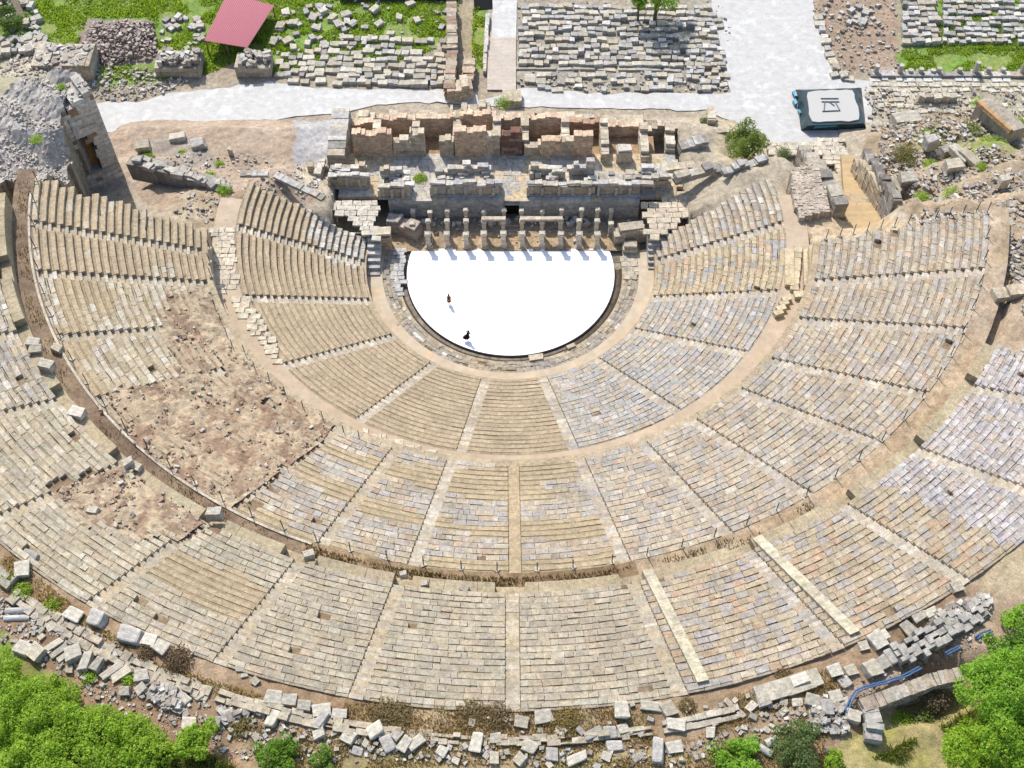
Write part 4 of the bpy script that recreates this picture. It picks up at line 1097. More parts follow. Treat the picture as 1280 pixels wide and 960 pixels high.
RIMB = [ # notable blocks on the rim
 (36,698,26,20,-20,'squarish grey block at the left frame edge of the upper seat rim'),
 (28,712,22,22,10,'rounded grey block beside the leftmost end of the upper seats'),
 (92,768,26,16,-25,'pair forming grey block at the lower left corner of the upper seats'),
 (121,774,26,20,-20,'chunky grey block just below the leftmost stairway of the upper seats'),
 (163,795,36,20,-15,'large smooth pale grey slab lying alone below the left upper seats'),
 (187,800,20,16,-18,'pale block right of the large smooth grey slab on the left rim'),
 (200,808,18,22,60,'upright grey block near the large smooth slab on the left rim'),
 (23,762,42,10,3,'fallen grey column shaft at the left frame edge of the rim'),
 (20,771,40,9,2,'long squared beam lying beneath the fallen column shaft at the left frame edge'),
 (29,810,24,17,-25,'white block with a grooved top near the green bushes at far left'),
 (46,815,26,20,-35,'broad pale block right of the grooved white block at far left'),
 (64,806,32,8,35,'first long thin slab in the slanted stack near the left bushes'),
 (72,813,30,8,40,'second long thin slab in the slanted stack near the left bushes'),
 (80,818,26,9,45,'third long thin slab in the slanted stack near the left bushes'),
 (92,817,22,20,20,'grey cube at the right side of the slanted slabs on the left rim'),
 (108,828,13,26,-8,'upright pale block standing like a tombstone on the left rim'),
 (122,832,12,22,-25,'thin tilted slab right of the tombstone like block'),
 (140,838,32,10,40,'long slab leaning uphill in the left rubble line'),
 (150,842,28,12,35,'second leaning slab in the left rubble line'),
 (177,845,20,18,10,'roundish grey boulder at the top of the left rubble line'),
 (212,868,22,18,-5,'blocky pale stone in the small pile left of the drum heap'),
 (228,872,22,15,-40,'tilted grey stone in the small pile left of the drum heap'),
 (236,905,22,16,0,'grey block at the lower end of the left rim, beside the small bush'),
 (270,902,16,14,-10,'small pale block at the edge of the heap of fist sized stones'),
 (340,900,16,22,-15,'upright pale block below the row of flat slabs on the lower rim'),
 (402,900,14,22,-30,'tilted pale slab in the lower rubble row, left part'),
 (342,871,24,16,-6,'first flat slab in the neat row above the lower left rubble'),
 (362,874,22,16,-6,'second flat slab in the neat row above the lower left rubble'),
 (380,882,18,13,-4,'third slab, smaller, in the neat row above the lower left rubble'),
 (402,888,26,16,6,'fourth slab, raised, in the neat row above the lower left rubble'),
 (424,892,20,12,-4,'fifth slab in the neat row above the lower left rubble'),
 (436,921,22,18,-30,'dark edged square block in the central rubble row, left'),
 (470,914,24,16,35,'long block leaning right in the central rubble row'),
 (486,930,18,20,25,'square pale block at the foot of the central rubble row'),
 (506,930,14,18,-30,'upright grey block in the central rubble row'),
 (520,928,24,12,40,'long pale block tilted up to the right in the central rubble row'),
 (596,927,16,22,-12,'tall upright slab on the bare rim just left of centre'),
 (620,922,16,14,0,'small dark topped cube on the bare rim near centre'),
 (618,946,14,15,0,'short grey drum like block at the lower centre of the rim'),
 (652,902,22,15,-10,'flat pale slab near the central stairway on the rim'),
 (680,896,26,19,8,'large pale squared slab right of the central stairway on the rim'),
 (662,934,20,16,-25,'tilted pale block right of the lower centre of the rim'),
 (690,942,16,18,0,'pale square block at the bottom edge right of centre'),
 (722,948,30,12,22,'long pale beam lying at the bottom edge right of centre'),
 (742,916,26,12,28,'long pale beam above the bottom edge right of centre'),
 (764,916,20,15,5,'squared pale block in a short row on the right rim'),
 (770,932,24,12,4,'wide flat pale block below the short row on the right rim'),
 (777,888,20,20,0,'upright pale square block below the first sloping parapet'),
 (815,882,30,12,-5,'dark shaded beam beside the foot of the first sloping parapet'),
 (836,886,22,18,25,'tilted white slab at the foot of the first sloping parapet'),
 (823,940,16,30,-8,'tall white slab standing on the lower right rim'),
 (843,933,22,14,10,'grey topped block right of the tall white slab'),
 (798,946,16,8,30,'small white splinter left of the tall white slab'),
 (845,905,26,14,-8,'broken white block above the tall white slab'),
 (888,914,14,14,-5,'small white cube on the right rim left of the round bush'),
 (955,875,20,18,15,'pale square slab below the second sloping parapet, left'),
 (952,934,34,10,-35,'fallen slender column near the round bush at the bottom'),
 (965,926,20,12,25,'pale block above the fallen slender column'),
 (1000,850,24,14,15,'first flat slab on the low wall at the foot of the second parapet'),
 (1043,838,20,15,18,'second flat slab on the low wall at the foot of the second parapet'),
 (1064,837,20,13,22,'third flat slab on the low wall at the foot of the second parapet'),
 (1058,852,18,14,25,'pale block lying loose below the low wall slabs'),
 (1090,836,24,20,25,'big hollowed grey slab, first of the three hollow slabs'),
 (1104,828,20,18,25,'big hollowed grey slab, middle of the three hollow slabs'),
 (1117,820,20,20,25,'big hollowed grey slab, last of the three hollow slabs'),
 (1138,818,24,10,22,'long grey slab right of the hollow slabs'),
 (1096,800,22,22,30,'dark sided upright block behind the hollow slabs'),
 (1102,796,20,14,20,'pale leaning block behind the hollow slabs'),
 (1080,806,16,12,15,'small grey block left of the dark sided upright block'),
 (1136,786,18,24,35,'tall grey slab leaning on the right upper seats'),
 (1150,770,26,14,30,'pale slab lying along the edge of the right upper seats'),
 (1164,764,20,12,20,'pale block right of the slab along the right upper seats edge'),
 (1196,733,20,14,20,'white block standing by the last stairway of the right upper seats'),
 (1190,756,14,8,20,'small flat stone near the last stairway of the right upper seats'),
 (1067,896,22,18,-20,'pitted pale boulder left of the angled wall'),
 (1045,870,18,16,10,'square pale slab left of the blue hose'),
 (1033,884,16,22,5,'upright pale slab left of the blue hose'),
 (1016,876,22,18,-15,'broad pale slab further left of the blue hose'),
]
for r_ in RIMB:
    put(*r_[:5], r_[5], 'tumbled blocks along the upper rim', tilt=.1, mesh=(DRUM if 'column shaft' in r_[5] or 'slender column' in r_[5] else None), **({'name':'column_shaft','cat':'column shaft'} if 'column shaft' in r_[5] or 'slender column' in r_[5] else {}))
for o in list(COL.objects):
    if o.name.startswith('column_shaft') and o.data == DRUM:
        sx = o.scale[0]; d = o.scale[1]; an = o.rotation_euler.z; o.scale = (d, d, sx); o.rotation_euler = (0, R(90), an)
BANDS = [ # polygon in the photo, count, size range, label, jumble
 ([(0,742),(30,745),(62,775),(60,800),(25,785),(0,760)], 16, (7,14), 'small grey stone in the jumble above the far left bushes'),
 ([(30,790),(70,780),(110,812),(150,835),(190,858),(180,872),(110,850),(40,815)], 22, (9,20), 'grey stone among the slanted slabs of the left rubble line'),
 ([(190,850),(250,868),(262,900),(235,915),(205,890)], 10, (8,17), 'grey stone in the small pile on the left rim'),
 ([(260,885),(330,890),(430,905),(470,915),(450,940),(360,930),(290,915)], 30, (9,20), 'grey stone in the lower left rubble row'),
 ([(430,905),(520,918),(560,928),(640,925),(640,955),(520,950),(440,935)], 34, (9,21), 'pale stone in the central rubble row of the rim'),
 ([(560,880),(650,890),(650,912),(570,905)], 6, (7,12), 'small pale stone beside the dry grass at the rim centre'),
 ([(640,905),(760,900),(840,915),(860,950),(760,958),(650,955)], 26, (8,20), 'pale stone on the bare rim right of centre'),
 ([(780,870),(900,880),(960,860),(1000,850),(1005,880),(960,900),(880,900),(800,905)], 30, (10,20), 'pale stone in the rubble below the right parapets'),
 ([(880,900),(960,895),(1040,870),(1060,880),(1060,910),(990,925),(900,935)], 24, (8,20), 'pale stone in the lower right rubble field'),
 ([(1130,790),(1190,770),(1240,745),(1240,765),(1190,790),(1140,815)], 20, (8,15), 'grey stone in the cobble wall near the right trees'),
 ([(200,790),(330,845),(330,862),(210,815)], 8, (9,18), 'pale edge stone along the foot of the left upper seats'),
]
for poly, n, (s0, s1), lab in BANDS:
    bx0 = min(p[0] for p in poly); bx1 = max(p[0] for p in poly); by0 = min(p[1] for p in poly); by1 = max(p[1] for p in poly)
    tries = 0; made = 0
    while made < n*.72 and tries < 2500:
        tries += 1
        px = rnd.uniform(bx0, bx1); py = rnd.uniform(by0, by1)
        if not inpoly(px, py, poly): continue
        l = s0*.65+(s1*.85-s0*.65)*rnd.random()**1.6; w_ = l*rnd.uniform(.5, .95)
        if any((px-a)**2+(py-b)**2 < (.85*(c+l*.42))**2 for a, b, c in occ): continue
        put(px, py, l, w_, rnd.uniform(-60, 60), lab, lab.replace('stone', 'stones', 1), tilt=.25); made += 1
# ------------------------------------------------------------------ low curved walls along the rim
def rim_wall(a0, a1, r0_, r1_, h, label, col, seg=1.6, bump=.05, z=28.3):
    m = MB(); nb = 1 if seg > 2 else max(2, int((r1_-r0_)/.45)); a = a0; kk = 0; ra_, rb2 = r0_, r1_
    while kk < nb:
        if a >= a1: kk += 1; a = a0; continue
        r0 = ra_+(rb2-ra_)*kk/nb+.02; r1 = ra_+(rb2-ra_)*(kk+1)/nb-.02
        b = min(a1, a+math.degrees(seg*rnd.uniform(.6, 1.4)/r0)); hh = h+rnd.gauss(0, bump); ri = r0+rnd.gauss(0, bump); ro = r1+rnd.gauss(0, bump)
        p = [cart(ri, a, z), cart(ri, b, z), cart(ro, b, z), cart(ro, a, z)]; t_ = [(x, y, z+hh+rnd.gauss(0, bump*.3)) for x, y, _ in p]
        m.hexa([p[3],p[2],p[1],p[0],t_[3],t_[2],t_[1],t_[0]], var(col, .07)); a = b
    o = m.build('rim_wall', M_RUIN); tag(o, label, 'low wall'); return o
rim_wall(-33.5, -18.5, 65.0, 66.2, .45, 'low curved grey wall along the left part of the upper rim', C(200,187,162), .55, .08)
rim_wall(-18.0, -6.5, 65.0, 65.9, .6, 'low curved tan wall along the rim below the left lower seats', C(206,192,166), .8, .08)
rim_wall(-6.0, 8.5, 65.1, 65.8, .5, 'low curved wall along the rim at the centre bottom', C(204,190,164), .7, .09)
rim_wall(9.2, 14.0, 64.9, 65.8, .5, 'low curved wall of pale slabs at the foot of the first sloping parapet', C(208,196,174), 1.0, .06)
rim_wall(15.3, 19.6, 64.0, 65.3, .6, 'smooth low concrete wall at the foot of the second sloping parapet', C(206,196,174), 3, .02)
rim_wall(24.6, 31.5, 64.6, 66.2, .8, 'thick cobble topped wall curving up the right side of the rim', C(190,184,172), .5, .12)
rim_wall(-45, -34, 64.6, 65.6, .6, 'low broken wall at the far left edge of the rim', C(196,186,164), .8, .12)
# angled wall over the sunken hollow
hw = empty('angled_wall', P(1085, 872, 29)[:2]+(25.8,), 'L shaped rubble wall around a dark sunken hollow near the right trees', 'wall')
def wall_run(pts, T, zt, zb, par, col):
    for a, b in zip(pts[:-1], pts[1:]):
        xa, ya, _ = P(*a, zt); xb, yb, _ = P(*b, zt); L = math.hypot(xb-xa, yb-ya); an = math.atan2(yb-ya, xb-xa)
        m = MB(); masonry(m, xa-hw.location.x, ya-hw.location.y, 0, L, T, lambda u: zt-zb+.16*nz(u, 3), an, .35, .4, col, .09, .05); m.build('wall_section', M_RUIN, hw)
wall_run([(1082,890),(1130,872),(1172,856),(1206,850)], .95, 28.9, 25.8, hw, [C(196,182,160), C(184,168,146), C(206,196,178)])
wall_run([(1104,926),(1104,902),(1098,884)], 1.15, 28.9, 25.8, hw, [C(206,200,186), C(190,184,172), C(214,208,194)])

# ------------------------------------------------------------------ blue hose
M_HOSE = plain('blue_plastic', C(84,116,156), .5)
def hose(pts, label, rad=.085):
    m = MB(); P3 = []
    for k in range(2):
        pts3 = []
        for i, (px, py) in enumerate(pts):
            x, y, _ = P(px+k*3, py+k*2, 28.8); pts3.append((x, y, max(28.62, ground_z(x, y)+.2)))
        sm = []
        for i in range(len(pts3)-1):
            for t in range(4): sm.append(tuple(pts3[i][d]+(pts3[i+1][d]-pts3[i][d])*t/4+(.02*rnd.uniform(-1,1) if d < 2 else 0) for d in range(3)))
        sm.append(pts3[-1]); tube(m, sm, rad*.8, (.1,.2,.4), 7)
    o = m.build('hose', M_HOSE); tag(o, label, 'hose'); return o
hose([(1057,888),(1062,874),(1070,862),(1084,856),(1108,850),(1130,843),(1150,832)], 'long blue hose curving past the hollowed grey slabs')
hose([(1182,815),(1190,811),(1200,806)], 'short piece of blue hose among stones left of the right trees')
hose([(1218,797),(1226,792),(1238,787)], 'short blue hose piece just above the right trees')
hose([(1033,939),(1038,936)], 'bit of blue hose behind the round dark bush')

# ------------------------------------------------------------------ rubble (uncountable small stone)
def rubble(polys, z, n_per, smin, smax, pal, name='rubble', heap=0, hc=None):
    m = MB()
    for poly, n in zip(polys, n_per):
        bx0 = min(p[0] for p in poly); bx1 = max(p[0] for p in poly); by0 = min(p[1] for p in poly); by1 = max(p[1] for p in poly)
        k = 0; tr = 0
        while k < n and tr < n*20:
            tr += 1; px = rnd.uniform(bx0, bx1); py = rnd.uniform(by0, by1)
            if not inpoly(px, py, poly): continue
            zz = z
            for _ in range(14): x, y, _q = P(px, py, zz); zz = .6*zz+.4*ground_z(x, y)
            x, y, _ = P(px, py, zz); s_ = smin*(smax/smin)**(rnd.random()**1.6)
            hz = 0
            if heap:
                cx = (bx0+bx1)/2; cy = (by0+by1)/2; d = max(abs(px-cx)/(bx1-bx0), abs(py-cy)/(by1-by0))*2
                hz = heap*max(0, 1-d*d)
            m.box(x, y, zz-.1+hz*rnd.uniform(.6, 1), s_, s_*rnd.uniform(.5, .9), s_*rnd.uniform(.4, .8)+.1, rnd.uniform(0, 3.1), var(pick(pal), .12), s_*.14, tilt=.3); k += 1
    o = m.build(name, M_RUIN); tag(o, kind='stuff'); return o
GR = [C(206,198,184), C(190,180,166), C(216,210,198), C(176,164,148)]
rubble([[(190,853),(225,860),(232,890),(205,888),(185,870)],[(272,885),(312,890),(310,905),(280,905)],[(1010,880),(1062,878),(1060,920),(1015,915)],[(1160,770),(1235,742),(1240,760),(1165,795)]], 28.6, [150,90,190,240], .12, .55, GR, heap=.4)
rubble([[(0,735),(120,790),(260,870),(420,920),(640,940),(860,930),(1060,860),(1200,780),(1240,800),(1080,880),(860,960),(300,950),(120,880),(0,800)]], 28.6, [2400], .07, .34, GR+[C(190,168,140)])
rubble([[(118,28),(190,28),(200,70),(140,85),(100,72)]], 0, [900], .15, .6, [C(196,178,166), C(180,164,152), C(206,192,176), C(170,152,142)], heap=1.6)
rubble([[(112,80),(200,88),(240,100),(205,118),(150,128),(110,120)],[(0,70),(60,62),(100,95),(95,110),(0,100)]], 0, [500,260], .15, .6, GR)
rubble([[(1110,150),(1290,150),(1290,420),(1245,300),(1140,282),(1090,205)],[(1080,110),(1290,110),(1290,170),(1150,170),(1090,165)],[(1010,0),(1120,0),(1125,90),(1050,95)]], 5, [5200,1100,520], .07, .62, GR+[C(196,174,144)])
rubble([[(160,195),(300,190),(420,215),(420,245),(290,285),(215,270),(230,215)]], 3, [900], .07, .45, GR)
rubble([[(335,0),(560,0),(560,60),(340,100)],[(645,0),(910,0),(915,112),(645,112)]], 0, [300,500], .12, .45, GR)
rubble([[(640,100),(912,98),(912,116),(735,116),(645,108)]], 0, [160], .15, .5, GR)
rubble([[(205,370),(262,372),(290,440),(330,465),(420,540),(380,575),(310,625),(280,620),(230,598),(160,550),(190,490),(235,470)]], 15, [0], .1, .4, GR)
# stones lying on the collapsed slopes
def cone_xy(px, py, k):
    r0, z0, r1, z1, _ = TIERS[k]; z = (z0+z1)/2
    for i in range(40):
        x, y, _ = P(px, py, z); r = math.hypot(x, y); z = .5*z+.5*(z0+(z1-z0)*(r-r0)/(r1-r0))
    return x, y, z
m = MB()
for k, poly, n in ((1, EARTH_M[0], 900), (2, EARTH_U[0], 320)):
    bx0 = min(p[0] for p in poly); bx1 = max(p[0] for p in poly); by0 = min(p[1] for p in poly); by1 = max(p[1] for p in poly); c_ = 0
    while c_ < n:
        px = rnd.uniform(bx0, bx1); py = rnd.uniform(by0, by1)
        if not inpoly(px, py, poly) : continue
        c_ += 1
        if nz(px*.03, py*.03, 3) < -.15: continue
        x, y, z = cone_xy(px, py, k); s_ = .10*(4.5 if k == 1 else 5)**(rnd.random()**3)
        m.box(x, y, z+.08, s_, s_*.7, s_*.45+.12, rnd.uniform(0, 3), var(pick([C(200,182,156), C(186,156,132), C(210,200,184), C(178,152,130)]), .1), s_*.15, tilt=.4)
o = m.build('rubble', M_RUIN); tag(o, kind='stuff')
# larger loose stones on the slopes
for (px, py, l, h, k, lab) in ((71,438,.9,.5,1,None),(98,518,1.3,.7,2,'pale block standing in the left second walkway edge above the collapsed patch'),(163,583,.9,1.0,2,'dark upright stone at the top corner of the upper collapsed patch'),(172,585,.9,.5,2,'white block beside the dark upright stone on the second walkway'),(270,645,1.2,1.0,2,'dark sided block at the head of the stairway below the collapsed patch'),(387,697,.8,.9,2,'pointed pale stone on the wall left of the lower central seats'),(117,640,.9,.5,2,'pale stone lying in the middle of the upper collapsed patch'),(72,438,1.0,.6,2,'squared pale block on the brown second walkway at the left'),(60,460,1.2,.8,2,'pale block on the wall edge along the left second walkway'),(43,430,1.1,.6,2,'flat block heading the short column of stones along the left second walkway'),(45,438,1.1,.5,2,'second flat stone of the short column along the left second walkway'),(505,722,.5,1.1,2,'slim white stone upright at the head of a stairway left of centre'),(531,731,.6,.6,2,'small dark cube on the coping left of the central stairway'),(580,736,.7,.4,2,'small tilted slab on the coping just left of the central stairway')):
    if not lab: continue
    x, y, z = cone_xy(px, py, 2)
    if k == 2 and math.hypot(x, y) < 51.9: z = 22.4 if math.hypot(x, y) > 50.8 else 20.2
    x, y, _ = P(px, py, z)
    block(x, y, z, l, l*.7, h, rnd.uniform(-.6, .6), lab, None)

# ------------------------------------------------------------------ stored blocks in rows beyond the street
STORE = []
def store_row(pa, pb, z, l, w_, h, label, gaps=.08, jy=1.5, an=0):
    xa, ya, _ = P(*pa, z); xb, yb, _ = P(*pb, z); L = math.hypot(xb-xa, yb-ya); u = 0; a0 = math.atan2(yb-ya, xb-xa)
    while u < L:
        b = l*rnd.uniform(.6, 1.5)
        if rnd.random() > gaps:
            t = (u+b/2)/L; STORE.append((xa+(xb-xa)*t+rnd.uniform(-.1,.1), ya+(yb-ya)*t+rnd.uniform(-jy, jy)*.1, z, b*.94, w_*rnd.uniform(.8, 1.15), h*rnd.uniform(.75, 1.25), a0+an+rnd.gauss(0, .05), label))
        u += b
LA = 'weathered grey block in the long stored rows between boardwalk and plaza'
for i in range(13):
    py = 10+i*7.1
    if i < 11: store_row((648 if i > 3 else 652, py), (902-(11-i)*1.2, py+2.5), 0, 1.05, .75, .75, LA, .08, 2)
store_row((644,86),(852,88), 0, 2.6, .5, .35, 'long pale kerb stone closing the lower side of the stored stone rows', .02, 0)
LB = 'pale broken block in the loose rows along the street right of the boardwalk'
for py in (96,104,111): store_row((655,py),(905,py+1), 0, 1.1, .8, .6, LB, .28, 4)
for py in (62,70,78,86,93,100): store_row((858,py),(905,py+1), 0, .8, .7, .6, 'rounded pale block in the small heap at the plaza corner of the stored stone', .1, 4)
LC = 'cream block in the grassy rows of stored stone left of the ruined brick wall'
for i, py in enumerate((52,60,68,76,84,91,98,105)):
    xa = (430,400,380,350,345,342,342,345)[i]; store_row((xa, py-3), (556, py+2), 0, 1.15, .85, .7, LC, .14, 3)
LD = 'grey boulder like block scattered in the green field near the red roof'
for i in range(46):
    px = rnd.uniform(340, 470); py = rnd.uniform(8, 62); 
    if px+py*.8 < 370: continue
    x, y, _ = P(px, py, 0); s_ = rnd.uniform(.7, 1.5); STORE.append((x, y, 0, s_, s_*.7, s_*.6, rnd.uniform(0, 3), LD))
for i in range(20):
    px = rnd.uniform(395, 560); py = rnd.uniform(0, 45); x, y, _ = P(px, py, 0); s_ = rnd.uniform(.6, 1.4); STORE.append((x, y, 0, s_, s_*.7, s_*.6, rnd.uniform(0, 3), LD))
LE = 'squared block in the dense rows of stored stone at the top right'
for i in range(8): store_row((1178, 4+i*7), (1290, 5+i*7), 0, .85, .7, .65, LE, .1, 2)
for i in range(9): store_row((1126, 2+i*6.6), (1166, 2+i*6.6), 0, 1.0, .8, .9, 'squared block in the narrow tall stack left of the top right stone rows', .03, 1)
LF = 'pale kerb stone in the slanted line along the right side of the plaza'
for px, py in ((1022,24),(1024,32),(1027,40),(1030,47),(1032,54),(1034,62),(1037,70),(1041,78),(1044,86),(1043,95),(1054,97),(1061,99)):
    x, y, _ = P(px, py, 0); STORE.append((x, y, 0, rnd.uniform(.8,1.5), rnd.uniform(.8,1.1), rnd.uniform(.5,.9), rnd.uniform(-.3,.3), LF))
LG = 'stone in the loose group in the middle of the dirt yard at the top right'
for i in range(22):
    px = rnd.gauss(1075, 10); py = rnd.gauss(18, 8); x, y, _ = P(px, py, 0); s_ = rnd.uniform(.5, 1.1); STORE.append((x, y, 0, s_, s_*.7, s_*.6, rnd.uniform(0,3), LG))
LH = 'grey block in the jumble spilling behind the left masonry piers'
for i in range(95):
    px = rnd.uniform(0, 60) if rnd.random() < .55 else rnd.uniform(28, 45)+rnd.uniform(0, 6); py = rnd.uniform(52, 72)-px*.1 if px > 50 or rnd.random() < .6 else rnd.uniform(5, 55)
    x, y, _ = P(px, py, 0); s_ = rnd.uniform(.6, 1.4); STORE.append((x, y, rnd.uniform(0, .5), s_, s_*.7, s_*.6, rnd.uniform(0,3), LH))
for i in range(30):
    px = rnd.uniform(200, 255); py = rnd.uniform(20, 56); x, y, _ = P(px, py, 0); s_ = rnd.uniform(.5, 1.2); STORE.append((x, y, 0, s_, s_*.7, s_*.6, rnd.uniform(0,3), 'pale stone scattered in the grass left of the red roof'))
for (px, py, l, w_, h, a_, z, lab) in ((1108,118,0,0,0,0,0,''),(178,183,1.6,1.4,1.2,.2,3.2,'rounded grey boulder on the sandy terrace above the left seat wing'),(222,172,1.8,1.0,.8,.1,3,'flat grey slab on the sandy terrace behind the broken wall'),(248,180,1.7,1.3,.9,.2,3,'smooth pale block on the sandy terrace right of the rounded boulder'),(288,190,.6,.6,1.6,.2,3,'small upright white marker stone on the sandy terrace'),(1192,205,2.0,1.4,1.4,.2,9.5,'square grey block in the cluster on the right slope'),(1200,192,2.6,1.0,1.2,-1.1,8.5,'long leaning grey slab in the cluster on the right slope'),(1212,196,2.6,1.0,1.2,-1.0,8.8,'second long leaning grey slab in the cluster on the right slope'),(1186,185,1.8,1.2,1.2,.4,7.5,'dark block at the top of the cluster on the right slope'),(1166,175,1.4,1.2,1.6,.2,6.3,'upright grey block left of the cluster on the right slope'),(1135,222,1.7,1.4,1.3,.1,8.5,'pale topped grey block behind the dark long stone wall'),(1122,228,2.4,1.0,.7,-1.1,8,'flat grey slab leaning behind the dark long stone wall'),(1132,150,3.2,1.6,1.7,.12,1.6,'big triangular grey stone fragment right of the covered platform'),(1204,113,.9,.9,1.1,0,.1,''),(1256,224,1.0,.8,1.2,.1,14,'short broken pillar stump on the bare right slope'),(1260,277,1.2,.8,.6,.3,18,'small grey block at the edge of the right slope above the seats')):
    if not lab: continue
    x, y, _ = P(px, py, z+h*.4); g_ = ground_z(x, y); block(x, y, max(z-.3, g_-.1) if z > 5 else z, l, w_, h, a_, lab, None, tilt=.08)
wedge = empty('vault_fragment', P(1245, 160, 4), 'big fallen curved masonry fragment with an orange brick edge at the right', 'masonry')
m = MB(); m.box(0, 0, -1, 2.2, 6.5, 3.6, .5, C(190,178,158), .2, tilt=.15); m.build('masonry', M_RUIN, wedge)
m = MB(); m.box(-1.2, -.5, 2.2, .5, 6.0, .5, .5, C(206,166,120), .1); m.build('brick_edge', M_RUIN, wedge)
STORE.sort(key=lambda s: s[1])
LAB2G = {}
def dist_key(s):
    return ((s[0]-CX)**2+(s[1]-CY)**2+(s[2]-CZ)**2)**.5/((s[3]*s[4])**.5)
order = sorted(range(len(STORE)), key=lambda i: dist_key(STORE[i])); keep = set(order[:300])
m = MB()
for i, s in enumerate(STORE):
    x, y, z, l, w_, h, an, lab = s; z += min(0, ground_z(x, y)) if z < .6 else 0
    if i in keep: block(x, y, z-.05, l, w_, h, an, lab, 'stored stones: '+lab.split(' in ')[-1].split(' along ')[-1].split(' scattered ')[-1], 'stored block', 'stored_block', tilt=.06)
    else: m.box(x, y, z-.1, l, w_, h, an, var(pick(GREYB), .1), .06, tilt=.05)
o = m.build('stored_blocks', M_BLOCK); tag(o, kind='stuff', label='many smaller stored stones filling the rows beyond the marble street')
# squared masonry piers by the street
def pier(px0, px1, pyf, pyt, h, label, deep):
    x0, y0, _ = P(px0, pyf, 0); x1, _, _ = P(px1, pyf, 0)
    r = empty('masonry_pier', ((x0+x1)/2, y0, 0), label, 'masonry pier', 'squared masonry piers along the street')
    m = MB(); masonry(m, -(x1-x0)/2, 0, 0, x1-x0, deep, lambda u: h, 0, .8, 1.2, [C(200,186,164), C(190,176,154), C(210,198,176)], .07, .05); m.build('faced_wall', M_RUIN, r)
    m = MB()
    for i in range(int((x1-x0)*deep*2.2)):
        m.box(rnd.uniform(-(x1-x0)/2+.4, (x1-x0)/2-.4), rnd.uniform(.3, deep-.3), h-.15, rnd.uniform(.5,1.1), rnd.uniform(.4,.8), rnd.uniform(.35,.8), rnd.uniform(0,3), var(pick(GR), .1), .08, tilt=.2)
    m.build('loose_stones', M_RUIN, r); return r
pier(196,252,97,62,1.9,'square masonry pier topped with loose stones, directly left of the red roof', 3.6)
pier(296,340,97,68,1.9,'smaller square masonry pier below the red roof', 3.0)
pier(46,118,101,62,2.2,'largest masonry pier heaped with stones behind the vaulted ruin', 4.4)
# brick wall and ruined strip beside the boardwalk
lean_wall('brick_ruin', [(568,108,2.2),(572,60,2.2),(570,0,2.0)], 0, 1.4, 'long ruined brick wall running away left of the boardwalk', [C(196,176,150), C(178,150,128), C(206,192,168)], ch=.4, bl=.7)
lean_wall('brick_ruin', [(592,100,1.6),(594,72,1.6)], 0, 1.6, 'short brick stub at the street end of the long ruined wall', [C(190,150,124), C(206,186,160)], ch=.3, bl=.6)
lean_wall('low_wall', [(608,88,.8),(612,15,.8)], 0, .5, 'low pale kerb wall along the left side of the boardwalk', PALE, 'low wall', ch=.8, bl=2)
wall_px('ruined_wall', (560,128), (592,124), 0, 2.2, 2.4, 'rubble stub standing in the street in front of the brick rooms', LIME, seed=51)
wall_px('ruined_wall', (628,133), (652,133), 0, 2.2, 1.4, 'weedy rubble stub at the end of the boardwalk, between brick rooms and street', LIME, seed=52)
wall_px('stone_beam', (513,110), (535,110), 0, .8, .7, 'pale beam lying on the street edge below the grassy stored rows', PALE, 'stone beam', ch=.7, bl=3, lo=1)
wall_px('stone_beam', (538,109), (547,109), 0, .8, .7, 'short pale beam at the street edge beside the ruined brick wall', PALE, 'stone beam', ch=.7, bl=3, lo=1)
wall_px('dark_wall', (425,3), (575,0), 0, .8, 1.2, 'dark low wall along the top edge of the green field', [C(90,84,84), C(110,104,100)], 'wall', seed=53)
# stubs of columns with long shadows
for i, (px, h) in enumerate(((1094,1.4),(1124,1.5),(1137,.7),(1150,.9),(1165,.7),(1172,1.0),(1198,.9),(1218,2.0),(1234,1.0),(1252,.9),(1277,2.2))):
    x, y, _ = P(px, 92, 0); m = MB(); tube(m, [(0,0,-.2),(0,0,h)], [.38,.34], var(C(206,198,182), .06), 10); m.box(0, 0, -.1, 1.1, 1.0, .4, 0, C(204,196,180), .05)
    o = m.build('column_stump', M_BLOCK); o.location = (x, y, 0); tag(o, ['column stump standing on the kerb line below the green strip','tall column stump on the kerb line below the green strip at the top right'][h > 1.3], 'column stump', ['short column stumps along the kerb line','tall column stumps along the kerb line'][h > 1.3])
wall_px('kerb_line', (1088,97), (1290,97), 0, .9, .45, 'long pale kerb line carrying the column stumps at the top right', GREYB, 'kerb', ch=.45, bl=1.4, lo=.9)
for i in range(5):
    x, y, _ = P(1150+i*10, 126, 0); block(x, y, 0, .95, .9, 1.2, rnd.uniform(-.1,.1), 'upright grey block in the short row of five right of the covered platform', 'short row of upright blocks on the old paving')
wall_px('ruined_wall', (1243,378), (1300,372), 20.2, 1.2, .9, 'wall of big pale squared blocks at the right frame edge above the upper seats', [C(222,206,176), C(212,196,168)], seed=61, ch=.9, bl=1.1, lo=.8)
wall_px('ruined_wall', (1254,325), (1262,290), 19.2, .9, .6, 'narrow pale kerb on the bare ground right of the middle seats', PALE, seed=62, ch=.6, bl=2)
